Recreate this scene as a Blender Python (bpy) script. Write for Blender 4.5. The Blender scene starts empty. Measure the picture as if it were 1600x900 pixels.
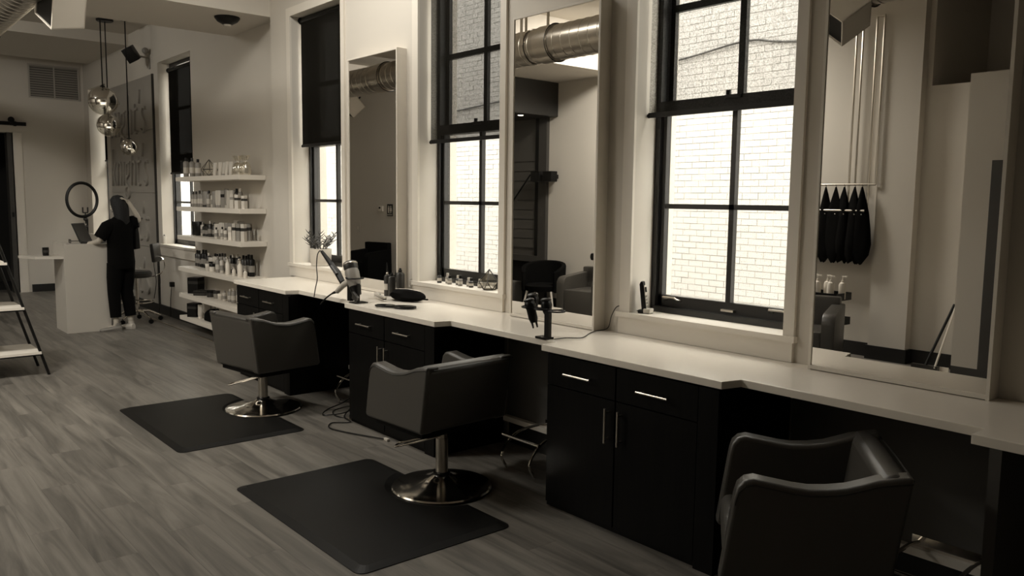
import bpy, math, random
from mathutils import Vector, Matrix
random.seed(7)
SC = bpy.context.scene
COL = SC.collection
PI = math.pi

# ---------------------------------------------------------------- camera
cd = bpy.data.cameras.new('camera'); cam = bpy.data.objects.new('camera', cd); COL.objects.link(cam)
cd.sensor_width = 36.0; cd.lens = 36.0 * 1277.057 / 1600.0; cd.clip_start = 0.05; cd.clip_end = 200
_y, _p, _r = math.radians(49.636), math.radians(-6.079), math.radians(0.707)
F = Vector((-math.sin(_y) * math.cos(_p), math.cos(_y) * math.cos(_p), math.sin(_p)))
R0 = Vector((math.cos(_y), math.sin(_y), 0)); U0 = R0.cross(F)
RR = R0 * math.cos(_r) + U0 * math.sin(_r); UU = U0 * math.cos(_r) - R0 * math.sin(_r)
cam.matrix_world = Matrix(((RR.x, UU.x, -F.x, 7.772), (RR.y, UU.y, -F.y, -3.632), (RR.z, UU.z, -F.z, 1.675), (0, 0, 0, 1)))
SC.camera = cam

# ---------------------------------------------------------------- light and exposure
w = bpy.data.worlds.new('sky'); SC.world = w; w.use_nodes = True
wb = w.node_tree.nodes['Background']; wb.inputs[0].default_value = (1.0, 0.98, 0.92, 1); wb.inputs[1].default_value = 6.4
sun = bpy.data.lights.new('sun', 'SUN'); sun.energy = 1.0; sun.angle = 0.02; sun.color = (1, 0.98, 0.91)
so = bpy.data.objects.new('sun', sun); COL.objects.link(so)
so.rotation_euler = Vector((0.25, 1.0, -1.1)).to_track_quat('-Z', 'Y').to_euler()
SC.view_settings.view_transform = 'Standard'; SC.view_settings.look = 'None'
SC.view_settings.exposure = 0.50; SC.view_settings.gamma = 1.0; SC.view_settings.use_curve_mapping = False
def area(name, loc, to, sx, sy, e):
    l = bpy.data.lights.new(name, 'AREA'); l.shape = 'RECTANGLE'; l.size = sx; l.size_y = sy; l.energy = e
    l.color = (1, 0.96, 0.88); o = bpy.data.objects.new(name, l); COL.objects.link(o); o.location = loc
    o.rotation_euler = (Vector(to) - Vector(loc)).to_track_quat('-Z', 'Y').to_euler(); return o
area('fill_light_far', (-3.2, -4.6, 3.98), (-5.6, -2.2, 0), 1.2, 0.6, 55)  # added fill for the far end, no fixture behind it
area('fill_light_mid', (1.1, -4.2, 3.98), (0.4, -4.6, 0), 0.9, 0.6, 120)  # added fill that brightens the opposite wall seen in the mirrors
area('fill_light_window_side', (2.0, -1.0, 4.0), (1.8, -0.3, 0), 2.4, 0.2, 34)  # added fill over worktop and chair rims, not a lamp of the room

# ---------------------------------------------------------------- materials
def lin(c): return tuple((x / 12.92 if x <= 0.04045 else ((x + 0.055) / 1.055) ** 2.4) for x in c)
MC = {}
def mat(name, g, rough=0.6, metal=0.0, spec=0.5, tint=1.0, noise=0.0, nscale=8.0, bump=0.0, coat=0.0):
    """g = linear grey level, tinted with the warm tone of the place"""
    if name in MC: return MC[name]
    m = bpy.data.materials.new(name); m.use_nodes = True; nt = m.node_tree; b = nt.nodes['Principled BSDF']
    col = (g, g * (1 - 0.07 * tint), g * (1 - 0.18 * tint), 1)
    b.inputs['Base Color'].default_value = col; b.inputs['Roughness'].default_value = rough
    b.inputs['Metallic'].default_value = metal; b.inputs['Specular IOR Level'].default_value = spec
    if coat: b.inputs['Coat Weight'].default_value = coat
    if noise or bump:
        ge = nt.nodes.new('ShaderNodeNewGeometry'); n = nt.nodes.new('ShaderNodeTexNoise')
        n.inputs['Scale'].default_value = nscale; n.inputs['Detail'].default_value = 4
        nt.links.new(ge.outputs['Position'], n.inputs['Vector'])
        if noise:
            mr = nt.nodes.new('ShaderNodeMapRange'); mr.inputs[3].default_value = 1 - noise; mr.inputs[4].default_value = 1 + noise
            mx = nt.nodes.new('ShaderNodeVectorMath'); mx.operation = 'SCALE'; mx.inputs[0].default_value = col[:3]
            nt.links.new(n.outputs['Fac'], mr.inputs[0]); nt.links.new(mr.outputs[0], mx.inputs['Scale'])
            nt.links.new(mx.outputs[0], b.inputs['Base Color'])
        if bump:
            bp = nt.nodes.new('ShaderNodeBump'); bp.inputs['Strength'].default_value = bump; bp.inputs['Distance'].default_value = 0.01
            nt.links.new(n.outputs['Fac'], bp.inputs['Height']); nt.links.new(bp.outputs[0], b.inputs['Normal'])
    MC[name] = m; return m
def streak(name, ga, gb, axis, rough, sx=1.0, spec=0.5, bump=0.15, knots=True):
    m = bpy.data.materials.new(name); m.use_nodes = True; nt = m.node_tree; b = nt.nodes['Principled BSDF']
    ge = nt.nodes.new('ShaderNodeNewGeometry'); oi = nt.nodes.new('ShaderNodeObjectInfo')
    mp = nt.nodes.new('ShaderNodeMapping'); mp.inputs['Scale'].default_value = {'x': (0.8 * sx, 11 * sx, 11), 'z': (60 * sx, 60 * sx, 1.5)}[axis]
    off = nt.nodes.new('ShaderNodeVectorMath'); off.operation = 'SCALE'; off.inputs[0].default_value = (7, 13, 5)
    nt.links.new(oi.outputs['Random'], off.inputs['Scale']); nt.links.new(off.outputs[0], mp.inputs['Location'])
    n = nt.nodes.new('ShaderNodeTexNoise'); n.inputs['Scale'].default_value = 1.0; n.inputs['Detail'].default_value = 7; n.inputs['Roughness'].default_value = 0.62
    n.inputs['Distortion'].default_value = 1.0 if knots else 0.2
    cr = nt.nodes.new('ShaderNodeValToRGB')
    t = lambda g: (g, g * 0.915, g * 0.79, 1)
    cr.color_ramp.elements[0].position = 0.34; cr.color_ramp.elements[0].color = t(ga)
    cr.color_ramp.elements[1].position = 0.64; cr.color_ramp.elements[1].color = t(gb)
    mr = nt.nodes.new('ShaderNodeMapRange'); mr.inputs[3].default_value = 0.92; mr.inputs[4].default_value = 1.08
    sc = nt.nodes.new('ShaderNodeVectorMath'); sc.operation = 'SCALE'
    L = nt.links.new
    L(ge.outputs['Position'], mp.inputs['Vector']); L(mp.outputs[0], n.inputs['Vector']); L(n.outputs['Fac'], cr.inputs[0])
    L(oi.outputs['Random'], mr.inputs[0]); L(cr.outputs[0], sc.inputs[0]); L(mr.outputs[0], sc.inputs['Scale']); L(sc.outputs[0], b.inputs['Base Color'])
    b.inputs['Roughness'].default_value = rough; b.inputs['Specular IOR Level'].default_value = spec
    bp = nt.nodes.new('ShaderNodeBump'); bp.inputs['Strength'].default_value = bump; bp.inputs['Distance'].default_value = 0.004
    L(n.outputs['Fac'], bp.inputs['Height']); L(bp.outputs[0], b.inputs['Normal'])
    return m
def mixglass(name, tr, gl_rough, tint=(1, 0.99, 0.95), base=None, wire=False, gfac=None):
    """thin sheet: mostly see-through, some mirror reflection"""
    m = bpy.data.materials.new(name); m.use_nodes = True; nt = m.node_tree; nt.nodes.clear(); L = nt.links.new
    out = nt.nodes.new('ShaderNodeOutputMaterial'); t = nt.nodes.new('ShaderNodeBsdfTransparent'); t.inputs[0].default_value = tint + (1,)
    g = nt.nodes.new('ShaderNodeBsdfGlossy') if base is None else nt.nodes.new('ShaderNodeBsdfDiffuse')
    g.inputs[0].default_value = (1, 0.96, 0.88, 1) if base is None else base + (1,)
    if base is None: g.inputs['Roughness'].default_value = gl_rough
    mx = nt.nodes.new('ShaderNodeMixShader'); mx.inputs[0].default_value = 1 - tr
    L(t.outputs[0], mx.inputs[1]); L(g.outputs[0], mx.inputs[2]); last = mx
    if wire:
        ge = nt.nodes.new('ShaderNodeNewGeometry'); mp = nt.nodes.new('ShaderNodeMapping'); mp.inputs['Scale'].default_value = (34, 0.01, 34)
        v = nt.nodes.new('ShaderNodeTexVoronoi'); v.feature = 'DISTANCE_TO_EDGE'; v.inputs['Randomness'].default_value = 0.45
        lt = nt.nodes.new('ShaderNodeMath'); lt.operation = 'LESS_THAN'; lt.inputs[1].default_value = 0.045
        ml = nt.nodes.new('ShaderNodeMath'); ml.operation = 'MULTIPLY'; ml.inputs[1].default_value = 0.75
        d = nt.nodes.new('ShaderNodeBsdfDiffuse'); d.inputs[0].default_value = (0.12, 0.11, 0.09, 1); m2 = nt.nodes.new('ShaderNodeMixShader')
        L(ge.outputs['Position'], mp.inputs[0]); L(mp.outputs[0], v.inputs['Vector']); L(v.outputs['Distance'], lt.inputs[0]); L(lt.outputs[0], ml.inputs[0])
        L(ml.outputs[0], m2.inputs[0]); L(mx.outputs[0], m2.inputs[1]); L(d.outputs[0], m2.inputs[2]); last = m2
    L(last.outputs[0], out.inputs[0]); return m
def shade_mat(name, tr):
    """woven screen cloth: open weave lets part of the light straight through"""
    m = bpy.data.materials.new(name); m.use_nodes = True; nt = m.node_tree; nt.nodes.clear(); L = nt.links.new
    out = nt.nodes.new('ShaderNodeOutputMaterial'); t = nt.nodes.new('ShaderNodeBsdfTransparent'); d = nt.nodes.new('ShaderNodeBsdfDiffuse')
    d.inputs[0].default_value = (0.012, 0.011, 0.009, 1); mx = nt.nodes.new('ShaderNodeMixShader')
    ge = nt.nodes.new('ShaderNodeNewGeometry'); n = nt.nodes.new('ShaderNodeTexNoise'); n.inputs['Scale'].default_value = 140; n.inputs['Detail'].default_value = 1
    mr = nt.nodes.new('ShaderNodeMapRange'); mr.inputs[1].default_value = 0.3; mr.inputs[2].default_value = 0.7
    mr.inputs[3].default_value = 1 - tr * 1.25; mr.inputs[4].default_value = 1 - tr * 0.75
    L(ge.outputs['Position'], n.inputs['Vector']); L(n.outputs['Fac'], mr.inputs[0]); L(mr.outputs[0], mx.inputs[0])
    L(t.outputs[0], mx.inputs[1]); L(d.outputs[0], mx.inputs[2]); L(mx.outputs[0], out.inputs[0]); return m
def emis(name, s):
    m = bpy.data.materials.new(name); m.use_nodes = True; b = m.node_tree.nodes['Principled BSDF']
    b.inputs['Emission Color'].default_value = (1, 0.93, 0.8, 1); b.inputs['Emission Strength'].default_value = s; return m

M = dict(
    wall=mat('wall_paint', 0.60, 0.75, noise=0.03, nscale=1.2), white=mat('white_paint', 0.74, 0.5), trim=mat('trim_paint', 0.72, 0.45),
    wall_dim=mat('grey_wall_paint', 0.42, 0.75, noise=0.03, nscale=1.2),
    ceil=mat('ceiling_paint', 0.6, 0.85), counter=mat('quartz_counter', 0.86, 0.2, noise=0.02, nscale=30),
    black=mat('black_plastic', 0.006, 0.4, spec=0.25), blackm=mat('black_matt', 0.005, 0.8, spec=0.2), blackg=mat('black_gloss', 0.008, 0.2, spec=0.3),
    rubber=mat('rubber_mat', 0.006, 0.45, noise=0.35, nscale=3.0, bump=0.06, spec=0.2), base=mat('black_baseboard', 0.008, 0.5),
    leather=mat('brown_leather', 0.050, 0.40, bump=0.04, nscale=120, spec=0.8, tint=1.3), leather_dark=mat('dark_leather', 0.02, 0.38, bump=0.05, nscale=120, tint=1.3),
    chrome=mat('chrome', 0.82, 0.12, 1.0, tint=0.6), steel=mat('brushed_steel', 0.62, 0.3, 1.0), galv=mat('galvanised_duct', 0.55, 0.3, 1.0, noise=0.25, nscale=5),
    mirror=mat('mirror_silver', 0.90, 0.0, 1.0, tint=0.35), winframe=mat('dark_window_metal', 0.012, 0.35),
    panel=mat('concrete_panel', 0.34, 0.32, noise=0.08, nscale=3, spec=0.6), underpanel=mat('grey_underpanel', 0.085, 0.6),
    skin=mat('skin', 0.50, 0.5, tint=1.3), hair=mat('hair', 0.0025, 0.75, noise=0.5, nscale=60, bump=0.8), cloth=mat('black_cloth', 0.003, 0.95, spec=0.1), vest=mat('brown_cloth', 0.02, 0.95, spec=0.1),
    shoe=mat('white_shoe', 0.55, 0.6), shoe2=mat('grey_shoe', 0.2, 0.6), laminate=mat('pale_laminate', 0.52, 0.4),
    pale=mat('pale_plastic', 0.55, 0.35), mid=mat('mid_plastic', 0.26, 0.4), darkp=mat('dark_plastic', 0.03, 0.35), card=mat('cream_card', 0.6, 0.7),
    leaf=mat('leaf', 0.03, 0.5), pot=mat('white_pot', 0.6, 0.5), soil=mat('soil', 0.01, 0.9), brick=mat('painted_brick', 0.36, 0.8, noise=0.06, nscale=6, tint=0.5),
    mortar=mat('painted_mortar', 0.31, 0.9, tint=0.6), darkwood=mat('dark_bulkhead', 0.022, 0.45), darkframe=mat('brown_door_frame', 0.05, 0.5),
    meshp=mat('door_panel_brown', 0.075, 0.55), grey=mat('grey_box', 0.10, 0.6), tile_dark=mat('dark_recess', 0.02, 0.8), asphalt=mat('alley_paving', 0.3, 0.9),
    floorb=mat('subfloor', 0.13, 0.7), clear=mixglass('clear_glass', 0.80, 0.02), cello=mixglass('cellophane', 0.6, 0.15), pane=mixglass('wired_window_pane', 0.94, 0.02, wire=True),
    globe=mixglass('globe_glass', 0.55, 0.03), lamp=emis('lamp_glow', 12.0), bulb=emis('bulb_glow', 1.6),
)
M['plank'] = streak('vinyl_plank', 0.085, 0.195, 'x', 0.38, spec=0.5)
M['espresso'] = streak('espresso_wood', 0.0012, 0.004, 'z', 0.5, bump=0.05, knots=False, spec=0.12)
SH = [shade_mat('shade_cloth_dense', 0.004), shade_mat('shade_cloth_medium', 0.20), shade_mat('shade_cloth_open', 0.58)]

# ---------------------------------------------------------------- geometry helpers
class G:
    def __init__(s): s.v = []; s.f = []
    def add(s, v, f):
        n = len(s.v); s.v += [tuple(a) for a in v]; s.f += [tuple(i + n for i in q) for q in f]; return s
    def box(s, x0, x1, y0, y1, z0, z1):
        v = [(x, y, z) for z in (z0, z1) for y in (y0, y1) for x in (x0, x1)]
        return s.add(v, [(0, 2, 3, 1), (4, 5, 7, 6), (0, 1, 5, 4), (2, 6, 7, 3), (0, 4, 6, 2), (1, 3, 7, 5)])
    def cbox(s, c, d, m=None):
        g = G().box(-d[0] / 2, d[0] / 2, -d[1] / 2, d[1] / 2, -d[2] / 2, d[2] / 2); m = m or Matrix()
        return s.add([m @ Vector(a) + Vector(c) for a in g.v], g.f)
    def lathe(s, prof, c=(0, 0, 0), n=20, m=None, caps=True):
        v = []; f = []; k = len(prof); m = m or Matrix()
        for r, z in prof:
            for i in range(n):
                a = 2 * PI * i / n; v.append(m @ Vector((r * math.cos(a), r * math.sin(a), z)) + Vector(c))
        for j in range(k - 1):
            for i in range(n):
                i2 = (i + 1) % n; f.append((j * n + i, j * n + i2, (j + 1) * n + i2, (j + 1) * n + i))
        if caps: f.append(tuple(range(n))[::-1]); f.append(tuple((k - 1) * n + i for i in range(n)))
        return s.add(v, f)
    def cyl(s, p0, p1, r0, r1=None, n=14):
        r1 = r0 if r1 is None else r1; p0 = Vector(p0); d = Vector(p1) - p0
        q = d.to_track_quat('Z', 'Y').to_matrix().to_4x4()
        return s.lathe([(r0, 0), (r1, d.length)], p0, n, q)
    def tube(s, pts, r, n=8, closed=False):
        pts = [Vector(p) for p in pts]; k = len(pts); v = []; f = []; up = None
        for i, p in enumerate(pts):
            a = pts[(i - 1) % k] if (closed or i) else p; b = pts[(i + 1) % k] if (closed or i < k - 1) else p
            t = (b - a).normalized()
            if up is None: up = Vector((0, 0, 1)) if abs(t.z) < 0.9 else Vector((1, 0, 0))
            e = t.cross(up); e = e.normalized() if e.length > 1e-5 else Vector((1, 0, 0)); up = e.cross(t).normalized()
            rr = r[i] if isinstance(r, (list, tuple)) else r
            for j in range(n):
                an = 2 * PI * j / n; v.append(p + e * math.cos(an) * rr + up * math.sin(an) * rr)
        for i in range(k if closed else k - 1):
            for j in range(n):
                j2 = (j + 1) % n; i2 = (i + 1) % k; f.append((i * n + j, i * n + j2, i2 * n + j2, i2 * n + j))
        if not closed: f.append(tuple(range(n))[::-1]); f.append(tuple((k - 1) * n + j for j in range(n)))
        return s.add(v, f)
    def prism(s, poly, z0, z1):
        n = len(poly); v = [(x, y, z0) for x, y in poly] + [(x, y, z1) for x, y in poly]
        return s.add(v, [tuple(range(n))[::-1], tuple(range(n, 2 * n))] + [(i, (i + 1) % n, (i + 1) % n + n, i + n) for i in range(n)])
    def slab(s, poly, a0, a1, axis='y'):
        """prism whose outline lies in xz (axis y) or yz (axis x)"""
        n = len(poly)
        P = (lambda p, a: (p[0], a, p[1])) if axis == 'y' else (lambda p, a: (a, p[0], p[1]))
        v = [P(p, a0) for p in poly] + [P(p, a1) for p in poly]
        return s.add(v, [tuple(range(n)), tuple(range(n, 2 * n))[::-1]] + [(i, i + n, (i + 1) % n + n, (i + 1) % n) for i in range(n)])
    def sphere(s, c, r, n=14, k=8, sc=(1, 1, 1)):
        prof = [(max(1e-4, r * math.sin(PI * i / k)), -r * math.cos(PI * i / k)) for i in range(k + 1)]
        return s.lathe(prof, c, n, Matrix.Diagonal((sc[0], sc[1], sc[2], 1)))
def arc(c, r, a0, a1, n, plane='xz'):
    o = []
    for i in range(n + 1):
        a = a0 + (a1 - a0) * i / n; u, v = r * math.cos(a), r * math.sin(a)
        o.append({'xz': (c[0] + u, c[1], c[2] + v), 'xy': (c[0] + u, c[1] + v, c[2]), 'yz': (c[0], c[1] + u, c[2] + v)}[plane])
    return o
def smooth_path(pts, k=6):
    P = [Vector(p) for p in pts]; out = []
    for i in range(len(P) - 1):
        a = P[max(i - 1, 0)]; b = P[i]; c = P[i + 1]; d = P[min(i + 2, len(P) - 1)]
        for j in range(k):
            t = j / k; out.append(0.5 * ((2 * b) + (c - a) * t + (2 * a - 5 * b + 4 * c - d) * t * t + (3 * b - a - 3 * c + d) * t ** 3))
    return out + [P[-1]]
def mesh(name, g, m, sm=True, bev=0.0, fix=True):
    me = bpy.data.meshes.new(name); me.from_pydata(g.v, [], g.f)
    if fix:
        import bmesh
        b = bmesh.new(); b.from_mesh(me); bmesh.ops.recalc_face_normals(b, faces=b.faces)
        if bev:
            bmesh.ops.bevel(b, geom=[e for e in b.edges if len(e.link_faces) == 2 and e.calc_face_angle(0) > 0.6], offset=bev, segments=2, profile=0.6, affect='EDGES')
        b.to_mesh(me); b.free()
    me.materials.append(m)
    if sm and len(me.polygons):
        me.shade_smooth(); me.set_sharp_from_angle(angle=math.radians(38))
    return me
def setp(o, label=None, cat=None, group=None, kind=None):
    if label: o['label'] = label
    if cat: o['category'] = cat
    if group: o['group'] = group
    if kind: o['kind'] = kind
    return o
def obj(name, g, m, parent=None, label=None, cat=None, group=None, kind=None, loc=None, rotz=None, **k):
    me = g if isinstance(g, bpy.types.Mesh) else mesh(name, g, m, **k)
    o = bpy.data.objects.new(name, me); COL.objects.link(o)
    if parent: o.parent = parent
    if loc is not None: o.location = loc
    if rotz is not None: o.rotation_euler = (0, 0, rotz)
    return setp(o, label, cat, group, kind)
def thing(name, label, cat, loc=(0, 0, 0), rotz=0.0, group=None, kind=None):
    o = bpy.data.objects.new(name, None); o.empty_display_size = 0.1; COL.objects.link(o); o.location = loc; o.rotation_euler = (0, 0, rotz)
    return setp(o, label, cat, group, kind)
def copy_tree(o, parent=None):
    c = o.copy(); COL.objects.link(c)
    if parent: c.parent = parent
    for ch in [x for x in KIDS.get(o.name, [])]: copy_tree(ch, c)
    return c
KIDS = {}
def index(o):
    """remember the children of a finished prototype before it is copied"""
    KIDS[o.name] = [c for c in bpy.data.objects if c.parent == o]
    for c in KIDS[o.name]: index(c)
ORD = ['first', 'second', 'third', 'fourth', 'fifth', 'sixth', 'seventh', 'eighth', 'ninth', 'tenth', 'eleventh', 'twelfth', 'thirteenth', 'fourteenth',
       'fifteenth', 'sixteenth', 'seventeenth', 'eighteenth', 'nineteenth', 'twentieth', 'twenty-first', 'twenty-second']

# ================================================================ ROOM SHELL
XF, XN, YO, ZC = -8.4, 9.6, -5.4, 4.09           # far wall, near wall, opposite wall, ceiling
P = 2.227
WB = [0.034 + P * i for i in range(3)]             # sill left ends of the three station windows
OPEN = [(b + 0.10, b + 1.105) for b in WB]
Z0, Z1 = 1.0, 3.43
# floor: planks laid along the window wall
fl = obj('floor', G().box(XF, XN, -6.8, 0.35, -0.12, -0.004), M['floorb'], label='grey-brown wood plank floor of the whole salon', cat='floor', kind='structure')
pw, pl = 0.182, 1.22; gp = 0.0003
me_pl = mesh('plank', G().box(gp, pl - gp, gp, pw - gp, -0.004, 0), M['plank'], sm=False)
rest = G(); nrow = int((0.35 + 6.8) / pw) + 1
for r in range(nrow):
    y0 = 0.35 - (r + 1) * pw; off = (r * 0.437) % 1.0 * pl
    x = XF - off
    while x < XN:
        if y0 > -3.35 and y0 < 0.1 and x + pl < 6.6 and x > XF - 0.9 and (x < 5.0 or y0 < -0.3):
            obj('plank', me_pl, None, fl, loc=(x, y0, 0))
        else:
            rest.box(x + 0.0006, x + pl - 0.0006, y0 + 0.0006, y0 + pw - 0.0006, -0.004, 0)
        x += pl
obj('distant_planks', rest, M['plank'], fl, kind='stuff', sm=False, fix=False)

def wall_with_holes(g, x0, x1, y0, y1, z0, z1, holes):
    xs = x0
    for a, b, c, d in sorted(holes):
        g.box(xs, a, y0, y1, z0, z1); g.box(a, b, y0, y1, z0, c); g.box(a, b, y0, y1, d, z1); xs = b
    g.box(xs, x1, y0, y1, z0, z1)
wr = G(); wall_with_holes(wr, -0.344, XN, 0.0, 0.36, 0, ZC, [(a, b, Z0, Z1) for a, b in OPEN])
RW = [(-8.08, -6.98, 0.98, 3.51), (-4.28, -2.98, 0.98, 3.52)]
wall_with_holes(wr, XF, -0.344, 0.1, 0.36, 0, ZC, RW)
obj('wall_right', wr, M['wall'], sm=False, label='pale plaster wall with the row of tall windows', cat='wall', kind='structure')
obj('wall_near', G().box(XN, XN + 0.2, -6.8, 0.36, 0, ZC), M['wall_dim'], label='grey plaster wall closing the near end of the room', cat='wall', kind='structure')
# far wall with barn-door opening
fw = G(); fw.box(XF - 0.2, XF, -1.02, 0.36, 0, ZC); fw.box(XF - 0.2, XF, -2.55, -1.02, 2.72, ZC); fw.box(XF - 0.2, XF, -6.8, -2.55, 0, ZC)
obj('wall_far', fw, M['wall'], sm=False, label='pale plaster wall at the far end behind the reception desk', cat='wall', kind='structure')
# opposite wall (seen in the mirrors): full height up to x=4.0, lower beyond
ow = G(); ow.box(XF, 4.0, YO - 0.2, YO, 0, ZC); ow.box(4.0, XN, YO - 0.2, YO, 0, 2.91); ow.box(4.0, XN, -7.0, -6.8, 0, ZC)
ow.box(3.8, 4.0, -6.8, YO - 0.2, 0, ZC)
ow.box(3.54, 3.945, YO, -5.28, 0, ZC)
obj('wall_left', ow, M['wall'], sm=False, label='pale plaster wall opposite the windows, seen in the mirrors', cat='wall', kind='structure')
obj('ceiling', G().box(XF, XN, -7.0, 0.36, ZC, ZC + 0.2), M['ceil'], label='flat pale painted ceiling above the salon', cat='ceiling', kind='structure')
for i, (a, b, z) in enumerate([(-1.6, -0.344, 3.50), (-7.95, -5.6, 3.93)]):
    obj('ceiling_beam', G().box(a, b, YO, 0.1, z, ZC), M['ceil'], sm=False, kind='structure', cat='beam',
        label=['deep boxed ceiling beam crossing beside the first station window', 'shallow wide ceiling beam above the reception desk'][i])
for nm, g, l in [('baseboard_right', G().box(XF, -0.344, 0.075, 0.1, 0, 0.13), 'black baseboard below the product shelves'),
                 ('baseboard_far', G().box(XF, XF + 0.02, -0.84, 0.075, 0, 0.13).box(XF, XF + 0.02, -5.4, -2.7, 0, 0.13), 'black baseboard along the far end wall'),
                 ('baseboard_left', G().box(XF, 3.54, YO, YO + 0.02, 0, 0.15).box(3.52, 3.965, YO + 0.12, YO + 0.14, 0, 0.15).box(3.945, 3.965, YO, YO + 0.13, 0, 0.15).box(3.965, 4.6, YO, YO + 0.02, 0, 0.15).box(3.52, 3.54, YO, YO + 0.13, 0, 0.15), 'tall black baseboard below the hanging capes')]:
    obj(nm, g, M['base'], sm=False, label=l, cat='baseboard', kind='structure')
# metal edge strip on the floor along the shelf wall
obj('trim_1', G().box(-5.0, 0.2, -0.2, -0.188, 0, 0.012), M['steel'], label='thin metal edge strip on the floor below the shelves', cat='trim', kind='structure')
# wall faces below the counter
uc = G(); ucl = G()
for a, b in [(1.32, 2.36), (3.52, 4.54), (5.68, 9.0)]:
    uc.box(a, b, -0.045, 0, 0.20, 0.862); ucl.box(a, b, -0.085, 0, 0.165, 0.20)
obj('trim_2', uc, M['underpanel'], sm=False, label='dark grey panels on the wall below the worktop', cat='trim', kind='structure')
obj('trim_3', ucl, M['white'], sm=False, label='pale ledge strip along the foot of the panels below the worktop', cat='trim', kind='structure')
obj('baseboard_near', G().box(1.32, 2.36, -0.03, 0, 0, 0.165).box(3.52, 4.54, -0.03, 0, 0, 0.165).box(5.68, 9.0, -0.03, 0, 0, 0.165), M['base'], sm=False, label='black baseboard in the knee spaces below the worktop', cat='baseboard', kind='structure')

# ---------------------------------------------------------------- windows
def window(n, a, b, z0, z1, yf, label, meeting=2.22, rails=(1.655, 2.79), reveal_y=0.0, lifts=False):
    t = thing('window_%d' % n, label, 'window', (a, yf, z0), kind='structure'); w = b - a; h = z1 - z0; fr = 0.034
    g = G(); g.box(0, fr, 0, 0.1, 0, h); g.box(w - fr, w, 0, 0.1, 0, h); g.box(fr, w - fr, 0, 0.1, h - 0.05, h); g.box(fr, w - fr, -0.02, 0.1, 0, 0.035)
    obj('outer_frame', g, M['winframe'], t, sm=False)
    s = G(); s.box(fr + 0.008, fr + 0.035, 0.02, 0.06, 0.035, meeting - z0); s.box(w - fr - 0.04, w - fr - 0.008, 0.02, 0.06, 0.035, meeting - z0)
    s.box(fr + 0.008, w - fr - 0.008, 0.02, 0.06, 0.035, 0.10)
    obj('lower_sash', s, M['winframe'], t, sm=False)
    s = G(); s.box(fr + 0.008, fr + 0.04, 0.06, 0.09, meeting - z0, h - 0.05); s.box(w - fr - 0.04, w - fr - 0.008, 0.06, 0.09, meeting - z0, h - 0.05)
    obj('upper_sash', s, M['winframe'], t, sm=False)
    obj('meeting_rail', G().box(fr, w - fr, 0.0, 0.09, meeting - z0 - 0.035, meeting - z0 + 0.04), M['winframe'], t, sm=False)
    cx = w / 2
    obj('glazing_bar', G().box(cx - 0.016, cx + 0.016, 0.02, 0.055, 0.10, meeting - z0 - 0.035), M['winframe'], t, sm=False)
    obj('glazing_bar', G().box(cx - 0.02, cx + 0.02, 0.06, 0.09, meeting - z0 + 0.04, h - 0.05), M['winframe'], t, sm=False)
    obj('glazing_bar', G().box(fr + 0.04, w - fr - 0.04, 0.02, 0.055, rails[0] - z0 - 0.014, rails[0] - z0 + 0.014), M['winframe'], t, sm=False)
    obj('glazing_bar', G().box(fr + 0.04, w - fr - 0.04, 0.06, 0.09, rails[1] - z0 - 0.02, rails[1] - z0 + 0.02), M['winframe'], t, sm=False)
    for x0, x1 in ((fr + 0.04, cx - 0.016), (cx + 0.016, w - fr - 0.04)):
        for zz0, zz1, y in ((0.10, rails[0] - z0 - 0.014, 0.04), (rails[0] - z0 + 0.014, meeting - z0 - 0.035, 0.04), (meeting - z0 + 0.04, rails[1] - z0 - 0.02, 0.075), (rails[1] - z0 + 0.02, h - 0.05, 0.075)):
            obj('pane', G().box(x0, x1, y, y + 0.0001, zz0, zz1).__class__().add([(x0, y, zz0), (x1, y, zz0), (x1, y, zz1), (x0, y, zz1)], [(0, 1, 2, 3)]), M['pane'], t, sm=False, fix=False)
    obj('sash_lock', G().box(cx - 0.05, cx + 0.05, -0.012, 0.02, meeting - z0 + 0.02, meeting - z0 + 0.04).cyl((cx - 0.03, -0.005, meeting - z0 + 0.04), (cx - 0.03, -0.005, meeting - z0 + 0.065), 0.014), M['winframe'], t)
    if lifts:
        for x in (0.16, w - 0.2):
            obj('sash_lift', G().tube([(x - 0.05, 0.02, 0.075), (x - 0.05, -0.02, 0.085), (x - 0.042, -0.03, 0.095), (x + 0.042, -0.03, 0.095), (x + 0.05, -0.02, 0.085), (x + 0.05, 0.02, 0.075)], 0.006), M['steel'], t, label='curved metal pull handle')
        obj('locking_latch', G().box(w / 2 - 0.03, w / 2 + 0.05, 0.0, 0.02, 0.05, 0.062), M['steel'], t)
    return t
names = ['first station window behind the potted plant, shade fully dark', 'middle station window with small bottles on its sill', 'large station window with two metal pulls, nearest to view']
for i, b in enumerate(WB):
    a, c = OPEN[i]
    window(i + 1, a, c + 0.06, Z0 + 0.03, Z1, 0.17, names[i], lifts=(i == 2))
    # casing and sill
    g = G().box(b + 0.02, a, -0.018, 0, 1.03, Z1 + 0.08).box(c, c + 0.06, -0.018, 0, 1.03, Z1 + 0.08).box(a, c, -0.018, 0, Z1, Z1 + 0.08)
    obj('trim_%d' % (4 + i), g, M['trim'], sm=False, label=['pale casing around the first station window', 'pale casing around the middle station window', 'pale casing around the large near window'][i], cat='trim', kind='structure')
    t = thing('window_sill', ['white sill holding the potted plant', 'white sill holding the row of small bottles', 'white sill holding the cordless phone'][i], 'window sill', (b, 0, 1.03), kind='structure')
    obj('sill_board', G().box(0, 1.175, -0.012 - 0.02, 0.2, -0.03, 0.0), M['trim'], t, sm=False)
    obj('apron_board', G().box(0.015, 1.16, -0.02, 0, -0.128, -0.03), M['trim'], t, sm=False)
    obj('mullion_stop', G().box(0.075, 0.085, 0.0, 0.17, 0.0, 0.004), M['trim'], t, sm=False)
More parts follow.
